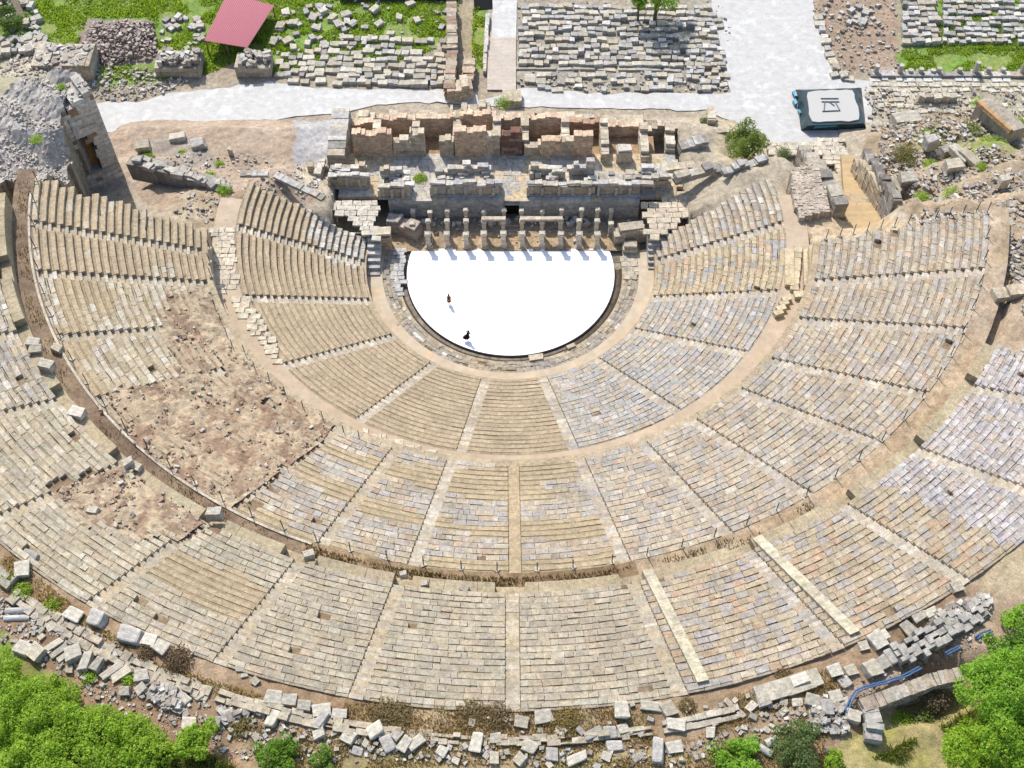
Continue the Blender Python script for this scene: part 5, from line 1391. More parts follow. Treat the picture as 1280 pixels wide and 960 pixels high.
# white tarpaulin platform
cp = empty('covered_platform', P(1040, 150, 0), 'square white topped platform wrapped in a dark green tarpaulin on the plaza', 'platform')
loc = cp.location
M_TARP = plain('green_tarpaulin', (.018,.036,.042), .35); M_TEAL = plain('teal_tarpaulin', (.05,.21,.27), .45)
M_TOP = plain('cream_top', (.37,.355,.325), .8)
c4 = [P(1001,163,0), P(1083,163,0), P(1077,110,0), P(994,112,0)]
t4 = [P(1010,157,1.25), P(1080,154,1.25), P(1070,110,1.25), P(1003,113,1.25)]
def sub(a, b, t): return tuple(a[i]+(b[i]-a[i])*t for i in range(3))
m = MB()
for k in range(4):
    a, b, c_, d = c4[k], c4[(k+1)%4], t4[(k+1)%4], t4[k]
    for s in range(14):
        t0, t1 = s/14, (s+1)/14
        def bul(t, v): 
            p = sub(sub(a, b, t), sub(d, c_, t), v); o_ = .12*math.sin(t*19+k)*(1-abs(2*v-1)); n_ = Vector((b[1]-a[1], a[0]-b[0], 0)).normalized(); return (p[0]+n_.x*o_, p[1]+n_.y*o_, p[2])
        for v0, v1 in ((0,.35),(.35,.7),(.7,1)):
            m.face([tuple(bul(t0,v0)[i]-loc[i] for i in range(3)), tuple(bul(t1,v0)[i]-loc[i] for i in range(3)), tuple(bul(t1,v1)[i]-loc[i] for i in range(3)), tuple(bul(t0,v1)[i]-loc[i] for i in range(3))], (.03,.07,.08))
m.build('tarpaulin', M_TARP, cp, True)
ctr = sub(t4[0], t4[2], .5)
m = MB(); rim = [sub(p, ctr, .0) for p in t4]; m.face([tuple(p[i]-loc[i] for i in range(3)) for p in rim], (.05,.1,.11)); m.build('tarpaulin_edge', M_TARP, cp)
m = MB(); inn = [sub(p, ctr, .12) for p in t4]; inn = [(p[0], p[1], 1.25) for p in inn]; up = [(p[0], p[1], 1.42) for p in inn]
poly = []
for k in range(4):
    prev, cur, nxt = up[k-1], up[k], up[(k+1)%4]; poly += [sub(cur, prev, .16), sub(sub(cur, prev, .06), sub(cur, nxt, .06), .5), sub(cur, nxt, .16)]+[tuple(q+rnd.uniform(-.12,.12)*(d < 2) for d, q in enumerate(sub(cur, nxt, t))) for t in (.3,.45,.6,.74)]
lo_p = [(p[0], p[1], 1.2) for p in poly]
m.face([tuple(p[i]-loc[i] for i in range(3)) for p in poly], (.6,.6,.55))
for k in range(len(poly)):
    j = (k+1)%len(poly); m.face([tuple(q_[i]-loc[i] for i in range(3)) for q_ in (lo_p[k], lo_p[j], poly[j], poly[k])], (.6,.6,.55))
m.build('top_panel', M_TOP, cp)
m = MB(); a, b = c4[0], c4[1]
pts_ = [sub(sub(a, b, .14), sub(t4[0], t4[1], .14), .5), sub(sub(a, b, .52), sub(t4[0], t4[1], .52), .8), sub(t4[0], t4[1], .52), sub(t4[0], t4[1], .12)]
m.face([(p[0]-loc[0], p[1]-loc[1]-.16, p[2]-loc[2]+.01) for p in pts_], (.1,.4,.5))
for (px, py) in ((993,118),(994,128),(1000,140)):
    p = P(px, py, .4); m.box(p[0]-loc[0], p[1]-loc[1], .1, .35, .9, .5, .2, (.1,.4,.5), .12)
m.build('teal_patch', M_TEAL, cp)
M_PIPE = plain('dark_pipe', (.10,.13,.15), .5, .3)
fr = empty('pipe_frame', P(1040, 131, 1.45), 'small dark pipe frame lying on top of the white platform', 'pipe frame')
def fp(px, py): p = P(px, py, 1.5); return tuple(p[i]-fr.location[i] for i in range(3))
for a, b in (((1026,123),(1048,123)),((1027,127),(1049,127)),((1031,127),(1030,139)),((1028,139),(1050,138)),((1044,127),(1050,138)),((1036,127),(1043,132))):
    m = MB(); tube(m, [fp(*a), fp(*b)], .07, (.1,.1,.1), 6); m.build('pipe', M_PIPE, fr)
# red corrugated roof
rr_ = empty('shed', P(298, 40, 0), 'low shed with a faded red corrugated metal roof in the green field', 'shed')
L0 = rr_.location
M_RED, nt_, b_ = new_mat('red_roof'); b_.inputs['Base Color'].default_value = (*C(226,146,152), 1); b_.inputs['Roughness'].default_value = .55
rp4 = [P(255,51,2.5), P(309,60,2.6), P(343,7,1.7), P(284,-8,1.6)]
m = MB(); n = 26
for k in range(n):
    for h0, h1, t0, t1 in ((0,.13,k/n,(k+.5)/n),(.13,0,(k+.5)/n,(k+1)/n)):
        a0_, a1_ = sub(rp4[0], rp4[1], t0), sub(rp4[0], rp4[1], t1); b0_, b1_ = sub(rp4[3], rp4[2], t0), sub(rp4[3], rp4[2], t1)
        m.face([(a0_[0]-L0[0],a0_[1]-L0[1],a0_[2]+h0),(a1_[0]-L0[0],a1_[1]-L0[1],a1_[2]+h1),(b1_[0]-L0[0],b1_[1]-L0[1],b1_[2]+h1),(b0_[0]-L0[0],b0_[1]-L0[1],b0_[2]+h0)], (.5,.1,.1))
o = m.build('roof', M_RED, rr_)
m = MB()
for t, s in ((.02,.02),(.98,.02),(.98,.98),(.02,.98),(.5,.02),(.5,.98)):
    p = sub(sub(rp4[0], rp4[1], t), sub(rp4[3], rp4[2], t), s); m = MB(); m.box(p[0]-L0[0], p[1]-L0[1], -.2, .14, .14, p[2]+.15, 0, C(150,130,110)); m.build('post', M_RUIN, rr_)
# ------------------------------------------------------------------ railing posts
M_IRON = plain('iron_post', (.035,.035,.04), .5, .6)
foot_me = None
def rail_post(x, y, z, label, group):
    r = empty('railing_post', (x, y, z), label, 'railing post', group, rnd.uniform(0, 3))
    m = MB(); m.box(0, 0, 0, .4, .36, .12, 0, var(C(212,200,178), .05), .02); m.build('footing', M_BLOCK, r)
    m = MB(); tube(m, [(0,0,.1),(rnd.uniform(-.05,.05),rnd.uniform(-.05,.05),1.5)], .045, (.05,.05,.05), 6); m.build('pole', M_IRON, r)
G1 = 'thin iron posts along the edge above the second walkway'
th = -84
while th < 79:
    lab = 'thin iron post edging the middle seats above the second walkway, '+('left wing' if th < -45 else 'lower left curve' if th < -12 else 'centre' if th < 14 else 'lower right curve' if th < 48 else 'right wing')
    x, y, _ = cart(48.75, th); rail_post(x, y, 20.1, lab, G1+' ('+lab.split(', ')[-1]+')'); th += 3.62+rnd.uniform(-.25, .25)
for px, py in ((319,462),(337,476),(357,493),(379,510),(404,524),(430,541),(449,548),(262,310),(262,327),(264,345),(269,385),(276,402),(284,420),(291,435),(306,441)):
    x, y, _ = P(px, py, 12.0); rail_post(x, y, 11.9, 'thin iron post on a pale footing above the first walkway on the left', 'thin iron posts above the first walkway')
for i in range(12):
    px = 1032+i*17; py = 300-i*3.0; x, y, z = cone_xy(px, py, 1); rail_post(x, y, z+.2, 'thin iron post in the row closing the end of the right middle seats', 'thin iron posts closing the right middle seats')
for px, py in ((345,566+36),(330,585+26),(365,584),(383,566),(345,605),(372,576)):
    pass
# ------------------------------------------------------------------ vegetation
def leaves(mb, c, rad, n, size, cols, up=1.1, shell=.55, squash=.85, thin=.55):
    c = Vector(c)
    for _ in range(n):
        d = Vector((rnd.gauss(0,1), rnd.gauss(0,1), rnd.gauss(0,1)+.25)).normalized()
        rr = rad*(shell+(1-shell)*rnd.random()**.6)
        p = c+Vector((d.x*rr, d.y*rr, d.z*rr*squash))
        nn = (d*.7+Vector((rnd.gauss(0,.55), rnd.gauss(0,.55), rnd.gauss(0,.55)+up))).normalized()
        u = nn.orthogonal().normalized(); u = Matrix.Rotation(rnd.uniform(0, 6.28), 3, nn) @ u; v = nn.cross(u)
        s = size*rnd.uniform(.6, 1.35); col = var(pick(cols), .22, .08)
        mb.face([p-u*s*.5, p+v*s*thin*.5+u*s*.02, p+u*s*.5, p-v*s*thin*.5+u*s*.02], col)
BG = [(.26,.41,.024), (.30,.45,.034), (.21,.35,.022), (.34,.46,.06), (.16,.28,.02)]
PG = [(.20,.39,.028), (.25,.43,.04), (.15,.31,.022), (.29,.45,.06)]
OG = [(.11,.165,.05), (.14,.19,.065), (.085,.13,.035), (.15,.21,.07)]
DK = [(.04,.085,.014), (.055,.115,.018), (.075,.14,.022)]
BARK = (.12,.09,.065)
def tree(name, px, py, zb, hgt, crown, label, cat, cols, nleaf, lsize, lobes, group=None, trunk_h=None, seed=0, flat=.8):
    """crown centre seen at px,py"""
    zc = zb+hgt-crown*flat*.6
    x, y, _ = P(px, py, zc); x0, y0 = x, y
    zb = ground_z(x, y) if zb is None else zb
    r = empty(name, (x, y, zb), label, cat, group)
    m = MB(); top = Vector((rnd.uniform(-.2,.2), rnd.uniform(-.2,.2), (zc-zb)))
    tube(m, [(0,0,-.4), (top.x*.3, top.y*.3, top.z*.45), (top.x, top.y, top.z)], [crown*.075+.05, crown*.055+.03, crown*.03+.02], BARK, 8)
    cs = []
    for i in range(lobes):
        a = 6.283*i/lobes*1.0+rnd.uniform(-.4,.4); d = crown*rnd.uniform(.35, .72)*(1 if i else .1); zz = top.z+crown*flat*rnd.uniform(-.35, .45)*(1 if i else 1.2)
        c = Vector((math.cos(a)*d, math.sin(a)*d, zz)); cs.append((c, crown*rnd.uniform(.28, .46)))
        for q_ in range(3):
            e_ = Vector((rnd.gauss(0,1), rnd.gauss(0,1), abs(rnd.gauss(.4,.7)))).normalized(); cs.append((c+e_*cs[-1][1]*.0+e_*crown*rnd.uniform(.22,.42), crown*rnd.uniform(.13, .24)))
        st_ = Vector((top.x*.4, top.y*.4, top.z*.5)); mid = (st_+c)/2+Vector((0,0,.1*crown))
        tube(m, [st_, mid, c], [crown*.035+.02, crown*.025+.015, .02], BARK, 6)
    m.build('trunk', M_RUIN, r)
    m = MB(); tot = sum(q[1]**2 for q in cs)
    for c, q in cs:
        n = int(nleaf*q*q/tot); leaves(m, c, q, int(n*.7), lsize, cols)
        for k in range(3):   # twig sprays that break the outline
            d = Vector((rnd.gauss(0,1), rnd.gauss(0,1), rnd.gauss(.3,.8))).normalized(); leaves(m, c+d*q*.85, q*.34, int(n*.06), lsize, cols, shell=.1)
    o = m.build('crown', M_LEAF, r); return r
GB = 'bright green bushes at the lower left corner'
for args in ((12,838,3.0,2.7,'bright green bush touching the left frame edge, topmost of the lower left bushes',2600,6),
             (60,872,3.3,3.6,'wide bright green bush second from the top among the lower left bushes',5200,9),
             (22,905,3.6,3.6,'large green bush at the left edge below the topmost bush',5000,9),
             (92,925,3.5,4.0,'biggest bright green bush in the middle of the lower left cluster',6000,10),
             (152,908,2.8,2.8,'green bush at the right shoulder of the lower left cluster',3400,7),
             (190,932,2.4,2.6,'lower green bush on the right fringe of the lower left cluster',3000,7),
             (40,962,3.2,3.4,'green bush cut by the bottom edge at the lower left corner',3600,7),
             (140,965,2.8,3.0,'green bush cut by the bottom edge below the cluster shoulder',3200,7)):
    px, py, h, cr, lab, n, lb = args; tree('bush', px-4, py+20, 28.3, h*.8, cr*.86, lab, 'bush', BG, int(n*3.6), .175, lb+3, GB)
tree('shrub', 245, 930, 28.4, 2.2, 1.75, 'upright bright green shrub standing apart right of the lower left bushes', 'shrub', BG, 3800, .2, 6)
tree('shrub', 350, 948, 28.4, 1.9, 2.0, 'yellow green low shrub at the bottom edge left of centre', 'shrub', [(.14,.26,.02),(.17,.29,.03),(.11,.21,.02)], 3600, .2, 7)
tree('shrub', 408, 955, 28.4, 1.2, 1.1, 'small pale green shrub at the bottom edge beside the larger shrub', 'shrub', [(.15,.25,.03),(.17,.27,.05)], 1300, .18, 4)
tree('shrub', 998, 938, 28.4, 2.3, 2.0, 'round grey green olive like bush at the bottom edge right of centre', 'shrub', OG, 5200, .17, 8)
tree('shrub', 932, 952, 28.4, 1.5, 1.9, 'leafy dark green bush cut by the bottom edge left of the round bush', 'shrub', PG, 3200, .22, 6)
tree('shrub', 1045, 955, 28.4, 1.0, 1.2, 'small weedy bush at the bottom edge right of the round bush', 'shrub', BG, 1300, .18, 4)
PT = 'bright green pine like trees at the right edge'
tree('pine_tree', 1250, 872, 27.6, 5.6, 3.1, 'tall bright green pine at the right edge below the cobble wall', 'tree', PG, 19000, .175, 11, PT)
tree('pine_tree', 1274, 820, 28.0, 4.4, 2.0, 'smaller darker tree above the tall pine at the right edge', 'tree', DK+PG, 8500, .17, 7, PT)
tree('pine_tree', 1226, 944, 27.6, 4.2, 2.8, 'broad bright pine in the lower right corner', 'tree', BG, 16000, .175, 10, PT)
tree('pine_tree', 1275, 925, 27.6, 5.2, 3.0, 'bright pine cut by the right edge below the tall pine', 'tree', PG+BG, 13000, .175, 9, PT)
tree('shrub', 1272, 775, 28.2, 2.2, 1.5, 'small green shrub at the right edge above the trees', 'shrub', PG, 2000, .2, 5)
tree('round_tree', 936, 184, .6, 5.2, 3.3, 'round olive green tree beside the stage ruins', 'tree', [(.17,.24,.04),(.21,.28,.06),(.13,.19,.03)], 9000, .22, 9)
tree('round_tree', 800, 0, 0, 5.0, 2.2, 'dark green tree at the top edge above the stored stone rows, left crown', 'tree', PG, 4200, .25, 6)
tree('round_tree', 822, -8, 0, 6.5, 3.6, 'dark green tree with a bare trunk at the top edge above the stored stone rows', 'tree', PG, 6000, .28, 8)
tree('bush', 18, 28, 0, 2.0, 2.6, 'yellow green bush at the top left corner', 'bush', [(.13,.22,.03),(.10,.17,.03)], 3000, .25, 6)
tree('bush', 5, 10, 0, 1.6, 1.7, 'brownish green bush at the top left corner beside a yellow green bush', 'bush', [(.12,.13,.05),(.10,.12,.04)], 1400, .25, 5)
for (px, py, z, h, cr, lab, cols) in ((628,128,1.5,1.3,.9,'weedy bush growing on the ruin between brick rooms and street',OG+BG),(914,165,.2,1.0,.9,'bright green weeds filling the small pit left of the round tree',BG),(902,172,.2,.9,.8,'green weeds in the pit corner nearest the brick rooms',BG),
    (1195,243,11.5,.7,1.15,'bright green weed clump right of the flat grey stones on the slope',BG),(1153,246,10.5,.7,.8,'small bright green weed clump at the head of the slanted ramp wall',BG),(1197,262,13.8,.8,1.0,'dark green round weed clump just above the right middle seats',DK),(1180,264,13.6,.6,.8,'dry brown weed clump beside the dark green one above the right middle seats',[(.22,.16,.07),(.18,.13,.06)]),
    (1136,192,4.5,.9,1.6,'tan dry bush patch behind the dark long stone wall',[(.24,.20,.07),(.20,.19,.06),(.16,.18,.05)]),(1165,168,4.5,.8,1.1,'green weed clump left of the grey block cluster',BG),(1175,160,4.4,.8,1.0,'green weeds above the grey block cluster',BG),(1212,162,4.5,.8,1.3,'yellow green weed patch right of the block cluster',[(.17,.21,.04),(.15,.22,.03)]),
    (1242,182,6,.9,1.5,'bright green weed patch below the fallen curved fragment',BG),(1225,128,2.5,.9,.9,'green bush above the fallen curved fragment',PG),(1272,152,4,.8,.9,'green weeds at the right edge by the fallen fragment',BG),(1165,207,7.5,.7,.9,'green weeds below the tan dry bush patch',BG),(1228,208,10.5,.5,.6,'small green weeds at the foot of the block cluster',BG),
    (280,236,8.2,.6,.75,'bright green weed clump by the left passage wall',BG),(262,218,4.5,.5,.6,'green weeds on the terrace above the passage wall',BG),(183,196,3.2,.5,.8,'green grass clump at the foot of the terrace boulder',BG),(228,190,3.0,.4,.5,'small green clump on the sandy terrace',BG),(274,204,3.5,.4,.5,'little green clump right of the sandy terrace centre',BG),(45,174,18.2,.5,.6,'small green clump growing on the vaulted ruin',BG),(76,108,17.4,.3,.5,'tiny yellow green clump at the top of the vaulted ruin',BG),
    (980,190,1.5,.4,.8,'dry green weeds on the wall left of the entrance',OG),(432,148,4.5,.4,.4,'tiny green clump on the outer left wall of the rooms',BG),(525,222,3.0,.4,.7,'green weeds between the two left podiums',BG),(880,150,.8,.3,.5,'green clump near the pale low walls',OG),
    (8,725,28.4,.7,.7,'green clump in the dry strip at the left edge of the rim',BG),(27,738,28.4,.7,.8,'green yellow clump in the dry strip left of the upper seats',BG),(66,756,28.4,.6,.8,'green clump in the dry strip below the left upper seats',BG),(112,846,28.6,.5,.6,'yellow green clump at the top of the lower left bushes',BG),(160,850,28.6,.4,.5,'yellow green clump below the leaning slabs',BG),
    (222,824,28.6,.9,1.15,'brown dry bush at the foot of the left upper seats',[(.16,.11,.06),(.20,.14,.08),(.12,.085,.05)]),(182,815,28.6,.6,.7,'small brown dry bush left of the larger brown dry bush',[(.16,.11,.06),(.20,.14,.08)]),(300,908,28.5,.7,.9,'yellow brown dry tuft in the lower left rubble',[(.24,.19,.06),(.20,.17,.05)]),
    (700,905,28.5,.5,1.0,'golden dry tuft right of the large squared slab',[(.28,.20,.07),(.24,.18,.06)]),(712,899,28.5,.5,1.0,'golden dry grass patch below the central right seats',[(.28,.21,.08),(.24,.19,.06)]),(590,892,28.5,.5,1.2,'brown dry grass patch on the rim left of the central stairway',[(.22,.16,.08),(.19,.14,.06)]),(620,896,28.5,.5,1.2,'brown dry grass patch on the rim by the central stairway',[(.22,.16,.08),(.19,.14,.06)]),(480,890,28.5,.5,1.2,'tan dry grass patch on the rim below the left stairway',[(.25,.19,.09),(.22,.17,.08)]),(500,892,28.5,.5,1.0,'tan dry grass patch on the rim right of the left stairway foot',[(.25,.19,.09),(.22,.17,.08)]),
    (896,940,28.4,.6,1.0,'green yellow weeds left of the fallen slender column',OG+BG),(1010,905,28.4,.5,.9,'ochre weeds among the lower right rubble',[(.24,.19,.06),(.18,.18,.05)]),(1092,905,28.0,.7,.7,'dark weeds beside the angled wall',OG),(1128,903,26.6,1.0,1.1,'green yellow weeds standing in the sunken hollow',BG),(1152,900,26.8,1.0,1.0,'pale green weeds at the mouth of the sunken hollow',[(.18,.22,.06),(.16,.2,.05)]),(1170,870,27.2,1.2,1.2,'dry thorny shrub over the dark sunken hollow',[(.15,.12,.08),(.2,.16,.1)]),(860,882,28.6,.4,.7,'ochre weeds below the second parapet wall',[(.24,.18,.08),(.2,.15,.07)]),(980,845,28.4,.4,.8,'brown dry weeds along the low concrete wall',[(.24,.16,.08),(.2,.14,.07)])):
    x, y, _ = P(px, py, z+h*.4); cr *= 1.35 if 0 < z < 20 else 1.0
    r = empty('weed_clump', (x, y, z), lab, 'weeds')
    m = MB(); leaves(m, (0,0,h*.3), cr, int(620*cr*cr+120), .16, cols, shell=.15, squash=h/cr*.6); m.build('foliage', M_LEAF, r)
    m = MB()
    for k in range(6): a = rnd.uniform(0,6.28); tube(m, [(0,0,-.1),(math.cos(a)*cr*.4,math.sin(a)*cr*.4,h*.5)], [.02,.01], BARK, 4)
    m.build('stem', M_RUIN, r)
# grass
def grass(polys, z, dens, h, cols, sz=.06):
    m = MB()
    for poly in polys:
        bx0 = min(p[0] for p in poly); bx1 = max(p[0] for p in poly); by0 = min(p[1] for p in poly); by1 = max(p[1] for p in poly)
        n = int((bx1-bx0)*(by1-by0)*dens)
        for _ in range(n):
            px = rnd.uniform(bx0, bx1); py = rnd.uniform(by0, by1)
            if not inpoly(px, py, poly): continue
            zz = z
            for _k in range(4): x, y, _q = P(px, py, zz); zz = .5*zz+.5*ground_z(x, y)
            if nz(x, y, 31, .28) < -.3 or rnd.random() < .15: continue
            k = nz(x, y, 33, .5)
            hh = h*rnd.uniform(.4, 1.2)*(1+.8*k); a = rnd.uniform(0, 6.28); lx, ly = rnd.gauss(0,.5)*hh, rnd.gauss(0,.5)*hh; dx, dy = math.cos(a)*sz, math.sin(a)*sz
            m.face([(x-dx,y-dy,zz-.03),(x+dx,y+dy,zz-.03),(x+lx,y+ly,zz+hh)], var(mix(pick(cols), (.16,.26,.03), max(0, -k)), .2))
    o = m.build('grass', M_LEAF); tag(o, kind='stuff'); return o
GC = [(.22,.36,.035),(.26,.38,.05),(.17,.30,.03),(.30,.38,.08)]
grass([[(45,-5),(575,-5),(570,22),(545,62),(470,85),(345,95),(300,75),(260,92),(205,100),(195,60),(185,22),(110,22),(95,60),(40,55)],[(125,80),(190,88),(190,100),(140,100)],[(1125,62),(1290,60),(1290,92),(1130,90)],[(591,10),(608,10),(608,85),(590,80)],[(1170,0),(1290,0),(1290,62),(1170,62)]], 0, 1.0, .42, GC, .11)
grass([[(0,860),(280,950),(300,965),(0,965)],[(1105,940),(1180,905),(1230,880),(1285,900),(1285,965),(1040,965)]], 28.4, .9, .45, [(.16,.22,.05),(.22,.22,.08),(.26,.21,.09),(.13,.21,.03)], .06)
grass([[(60,748),(110,770),(200,830),(330,870),(300,880),(180,830)],[(320,905),(640,955),(300,965)],[(640,955),(900,940),(1040,900),(1040,965),(640,965)],[(0,690),(20,700),(110,770),(95,790),(0,735)],[(430,880),(860,885),(1040,835),(1060,860),(860,930),(640,950),(420,925)]], 28.5, .42, .3, [(.32,.25,.13),(.38,.30,.16),(.26,.20,.10)], .05)
# dry weeds along the second walkway
m = MB()
for _ in range(5200):
    th = rnd.uniform(-20, 12) if rnd.random() < .6 else rnd.choice([rnd.uniform(-84,-20), rnd.uniform(12,32)])
    rr = rnd.uniform(49.35, 50.6); x, y, _ = cart(rr, th)
    if nz(x, y, 41, .5) < -.05: continue
    hh = rnd.uniform(.1, .4); m.face([(x-.05,y,20.1),(x+.05,y,20.1),(x+rnd.gauss(0,.12),y+rnd.gauss(0,.12),20.15+hh)], var(pick([(.10,.075,.04),(.14,.10,.06),(.12,.11,.05)]), .2))
o = m.build('grass', M_LEAF); tag(o, kind='stuff')

# ------------------------------------------------------------------ the two dancers on the white floor
def skin_body(name, verts, edges, parent, mat, root=0, lvl=1):
    bm = bmesh.new(); lay = bm.verts.layers.skin.verify(); vs = []
    for i, (p, r) in enumerate(verts):
        v = bm.verts.new(p); v[lay].radius = (r, r) if not isinstance(r, tuple) else r; v[lay].use_root = (i == root); vs.append(v)
    for a, b in edges: bm.edges.new((vs[a], vs[b]))
    me = bpy.data.meshes.new(name); bm.to_mesh(me); bm.free(); me.materials.append(mat)
    o = bpy.data.objects.new(name, me); COL.objects.link(o); o.parent = parent
    o.modifiers.new('skin', 'SKIN').use_smooth_shade = True
    s = o.modifiers.new('smooth', 'SUBSURF'); s.levels = lvl; s.render_levels = lvl
    return o
M_SKIN = plain('skin', (.42,.23,.15), .55); M_HAIR = plain('dark_hair', (.03,.022,.018), .5); M_BLACK = plain('black_cloth', (.008,.008,.01), .8, spec=.15)
M_RUST = plain('rust_cloth', (.16,.045,.022), .8, spec=.15)
def figure(x, y, z, rz, J, label):
    """J: joint positions; one continuous body with hands"""
    r = empty('person', (x, y, z), label, 'person', None, rz)
    V = []; Eg = []
    def add(p, rad, par=None):
        V.append((p, rad)); 
        if par is not None: Eg.append((par, len(V)-1))
        return len(V)-1
    pel = add(J['pelvis'], (.15,.11)); wa = add(J['waist'], (.125,.095), pel); ch = add(J['chest'], (.155,.11), wa); nk = add(J['neck'], .055, ch)
    hb = add(J['headb'], .075, nk); ht = add(J['headt'], .085, hb)
    hd = (Vector(J['headt'])-Vector(J['headb']))
    for s in ('L', 'R'):
        sh = add(J['sh'+s], .06, ch); el = add(J['el'+s], .043, sh); wr = add(J['wr'+s], .03, el)
        d = (Vector(J['wr'+s])-Vector(J['el'+s])).normalized(); side = d.orthogonal().normalized(); up = d.cross(side)
        pm = add(tuple(Vector(J['wr'+s])+d*.07), .033, wr)
        for f, (o_, l) in enumerate(((-.03,.085),(-.01,.1),(.01,.095),(.03,.075))):
            b_ = Vector(V[pm][0])+side*o_+d*.02; k1 = add(tuple(b_+d*l*.5+up*.004), .0095, pm); add(tuple(b_+d*l+up*.018), .008, k1)
        t1 = add(tuple(Vector(V[pm][0])-d*.03+side*.045), .011, pm); add(tuple(Vector(V[pm][0])+side*.065+d*.01), .0095, t1)
        hp = add(J['hp'+s], (.095,.1), pel); kn = add(J['kn'+s], .06, hp); an = add(J['an'+s], .038, kn); add(J['to'+s], .03, an)
    skin_body('body', V, Eg, r, M_SKIN)
    # face: nose, eyes, ears on the head, hair cap
    hc = (Vector(J['headb'])+Vector(J['headt']))/2; f = Vector(J['face']).normalized(); sd = f.cross(Vector((0,0,1))).normalized()
    m = MB()
    tube(m, [hc+f*.08+Vector((0,0,.02)), hc+f*.115-Vector((0,0,.02)), hc+f*.085-Vector((0,0,.03))], [.008,.015,.008], (.4,.2,.15), 5); m.build('nose', M_SKIN, r)
    for s in (-1, 1):
        m = MB(); tube(m, [hc+f*.083+sd*.035*s+Vector((0,0,.025)), hc+f*.095+sd*.035*s+Vector((0,0,.025))], .011, (.02,.02,.02), 6); m.build('eye', M_HAIR, r)
    m = MB(); tube(m, [hc+f*.09-Vector((0,0,.055))-sd*.025, hc+f*.09-Vector((0,0,.055))+sd*.025], .008, (.3,.08,.07), 5); m.build('mouth', M_RUST, r)
    bm = bmesh.new(); bmesh.ops.create_uvsphere(bm, u_segments=14, v_segments=9, radius=.122)
    for v in bm.verts: v.co = Vector((v.co.x, v.co.y, v.co.z*1.08))+hc-f*.028+Vector((0,0,.035))
    bmesh.ops.create_uvsphere(bm, u_segments=10, v_segments=7, radius=.055, matrix=Matrix.Translation(hc-f*.13+Vector((0,0,.08))))
    me = bpy.data.meshes.new('hair'); bm.to_mesh(me); bm.free(); me.materials.append(M_HAIR); h = bpy.data.objects.new('hair', me); COL.objects.link(h); h.parent = r
    return r
def garment(parent, name, rings, mat, n=20, wave=0, shift=None):
    """lathed cloth: list of (centre, rx, ry)"""
    m = MB(); R_ = []
    for i, (c, rx, ry) in enumerate(rings):
        q = []
        for k in range(n):
            a = 6.283*k/n; w_ = 1+wave*(i/len(rings))*math.sin(a*7+i*.3); q.append((c[0]+rx*w_*math.cos(a), c[1]+ry*w_*math.sin(a), c[2]))
        R_.append(q)
    for i in range(len(R_)-1):
        for k in range(n): m.face([R_[i][k], R_[i][(k+1)%n], R_[i+1][(k+1)%n], R_[i+1][k]], (.1,.1,.1))
    return m.build(name, mat, parent, True)
ax, ay, _ = P(561.5, 380, .1)
J1 = dict(pelvis=(0,0,.98), waist=(0,.01,1.13), chest=(0,.02,1.34), neck=(0,.01,1.50), headb=(0,.0,1.58), headt=(0,-.01,1.70), face=(.3,-1,-.1),
  shL=(-.17,0,1.42), elL=(-.26,-.10,1.18), wrL=(-.12,-.26,1.08), shR=(.17,0,1.42), elR=(.25,-.12,1.20), wrR=(.08,-.27,1.12),
  hpL=(-.09,0,.92), knL=(-.10,-.03,.50), anL=(-.09,.02,.07), toL=(-.10,-.14,.03), hpR=(.09,0,.92), knR=(.10,-.05,.50), anR=(.08,.03,.07), toR=(.10,-.13,.03))
d1 = figure(ax, ay, .10, 0, J1, 'dancer in a rust red dress standing with hands clasped on the white floor')
garment(d1, 'dress', [((0,.01,1.46),.12,.1),((0,.01,1.41),.19,.13),((0,.01,1.30),.19,.145),((0,.01,1.12),.155,.125),((0,0,.98),.20,.165),((0,-.01,.75),.23,.19),((0,-.01,.52),.25,.21)], M_RUST, wave=.05)
bx, by, _ = P(584.5, 425.5, .1)
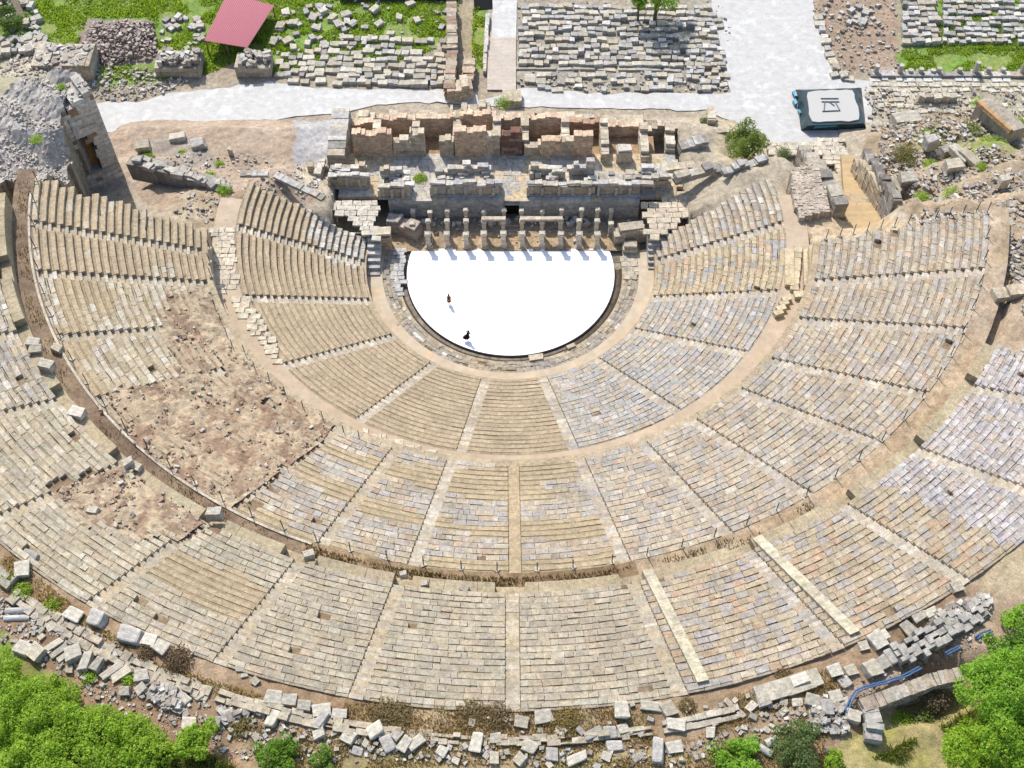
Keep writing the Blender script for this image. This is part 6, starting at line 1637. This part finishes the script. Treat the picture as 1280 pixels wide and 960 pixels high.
J2 = dict(pelvis=(0,0,1.0), waist=(.05,.02,1.14), chest=(.11,.05,1.33), neck=(.14,.06,1.48), headb=(.15,.05,1.56), headt=(.16,.05,1.68), face=(.9,-.3,.1),
  shL=(-.05,.14,1.43), elL=(-.27,.28,1.56), wrL=(-.44,.40,1.74), shR=(.27,-.05,1.41), elR=(.52,-.12,1.32), wrR=(.76,-.18,1.26),
  hpL=(-.06,.07,.93), knL=(-.34,.04,.60), anL=(-.68,.0,.36), toL=(-.80,-.01,.28), hpR=(.04,-.07,.94), knR=(.03,-.06,.52), anR=(.0,-.05,.13), toR=(.05,-.10,.02))
d2 = figure(bx, by, .10, 0, J2, 'dancer in a black dress balancing on one leg with arms flung out')
garment(d2, 'dress', [((.12,.05,1.47),.10,.12),((.11,.04,1.42),.19,.17),((.10,.04,1.30),.18,.17),((.05,.02,1.12),.15,.15),((.0,0,1.0),.22,.2),((-.07,0,.80),.31,.27),((-.13,0,.58),.40,.34)], M_BLACK, wave=.08)
# ------------------------------------------------------------------ light, sky, camera
w = bpy.data.worlds.new('World'); scene.world = w; w.use_nodes = True
nt = w.node_tree; sky = nt.nodes.new('ShaderNodeTexSky'); sky.sky_type = 'NISHITA'; sky.sun_disc = False
SUN_EL = R(50); SUN_AZ = R(-25)      # azimuth from +y towards +x
sky.sun_elevation = SUN_EL; sky.sun_rotation = SUN_AZ
sky.air_density = 1.0; sky.dust_density = 1.5
nt.links.new(sky.outputs[0], nt.nodes['Background'].inputs[0]); nt.nodes['Background'].inputs[1].default_value = .15
sl = bpy.data.lights.new('sun', 'SUN'); sl.energy = 3.2; sl.angle = R(.55); sl.color = (1, .96, .905)
so = bpy.data.objects.new('sun', sl); COL.objects.link(so)
dirv = Vector((math.sin(SUN_AZ)*math.cos(SUN_EL), math.cos(SUN_AZ)*math.cos(SUN_EL), math.sin(SUN_EL)))
so.rotation_euler = dirv.to_track_quat('Z', 'Y').to_euler(); so.location = (0, 0, 150)
cam = bpy.data.cameras.new('camera'); co = bpy.data.objects.new('camera', cam); COL.objects.link(co)
co.location = (CX, CY, CZ); co.rotation_euler = (R(90)-TH, 0, 0)
cam.sensor_width = 36; cam.lens = 36*F/1280; cam.clip_end = 6000; cam.clip_start = 1
scene.camera = co
scene.view_settings.view_transform = 'Standard'; scene.view_settings.look = 'None'; scene.view_settings.exposure = .81; scene.view_settings.gamma = 1
scene.render.resolution_x = 1024; scene.render.resolution_y = 768
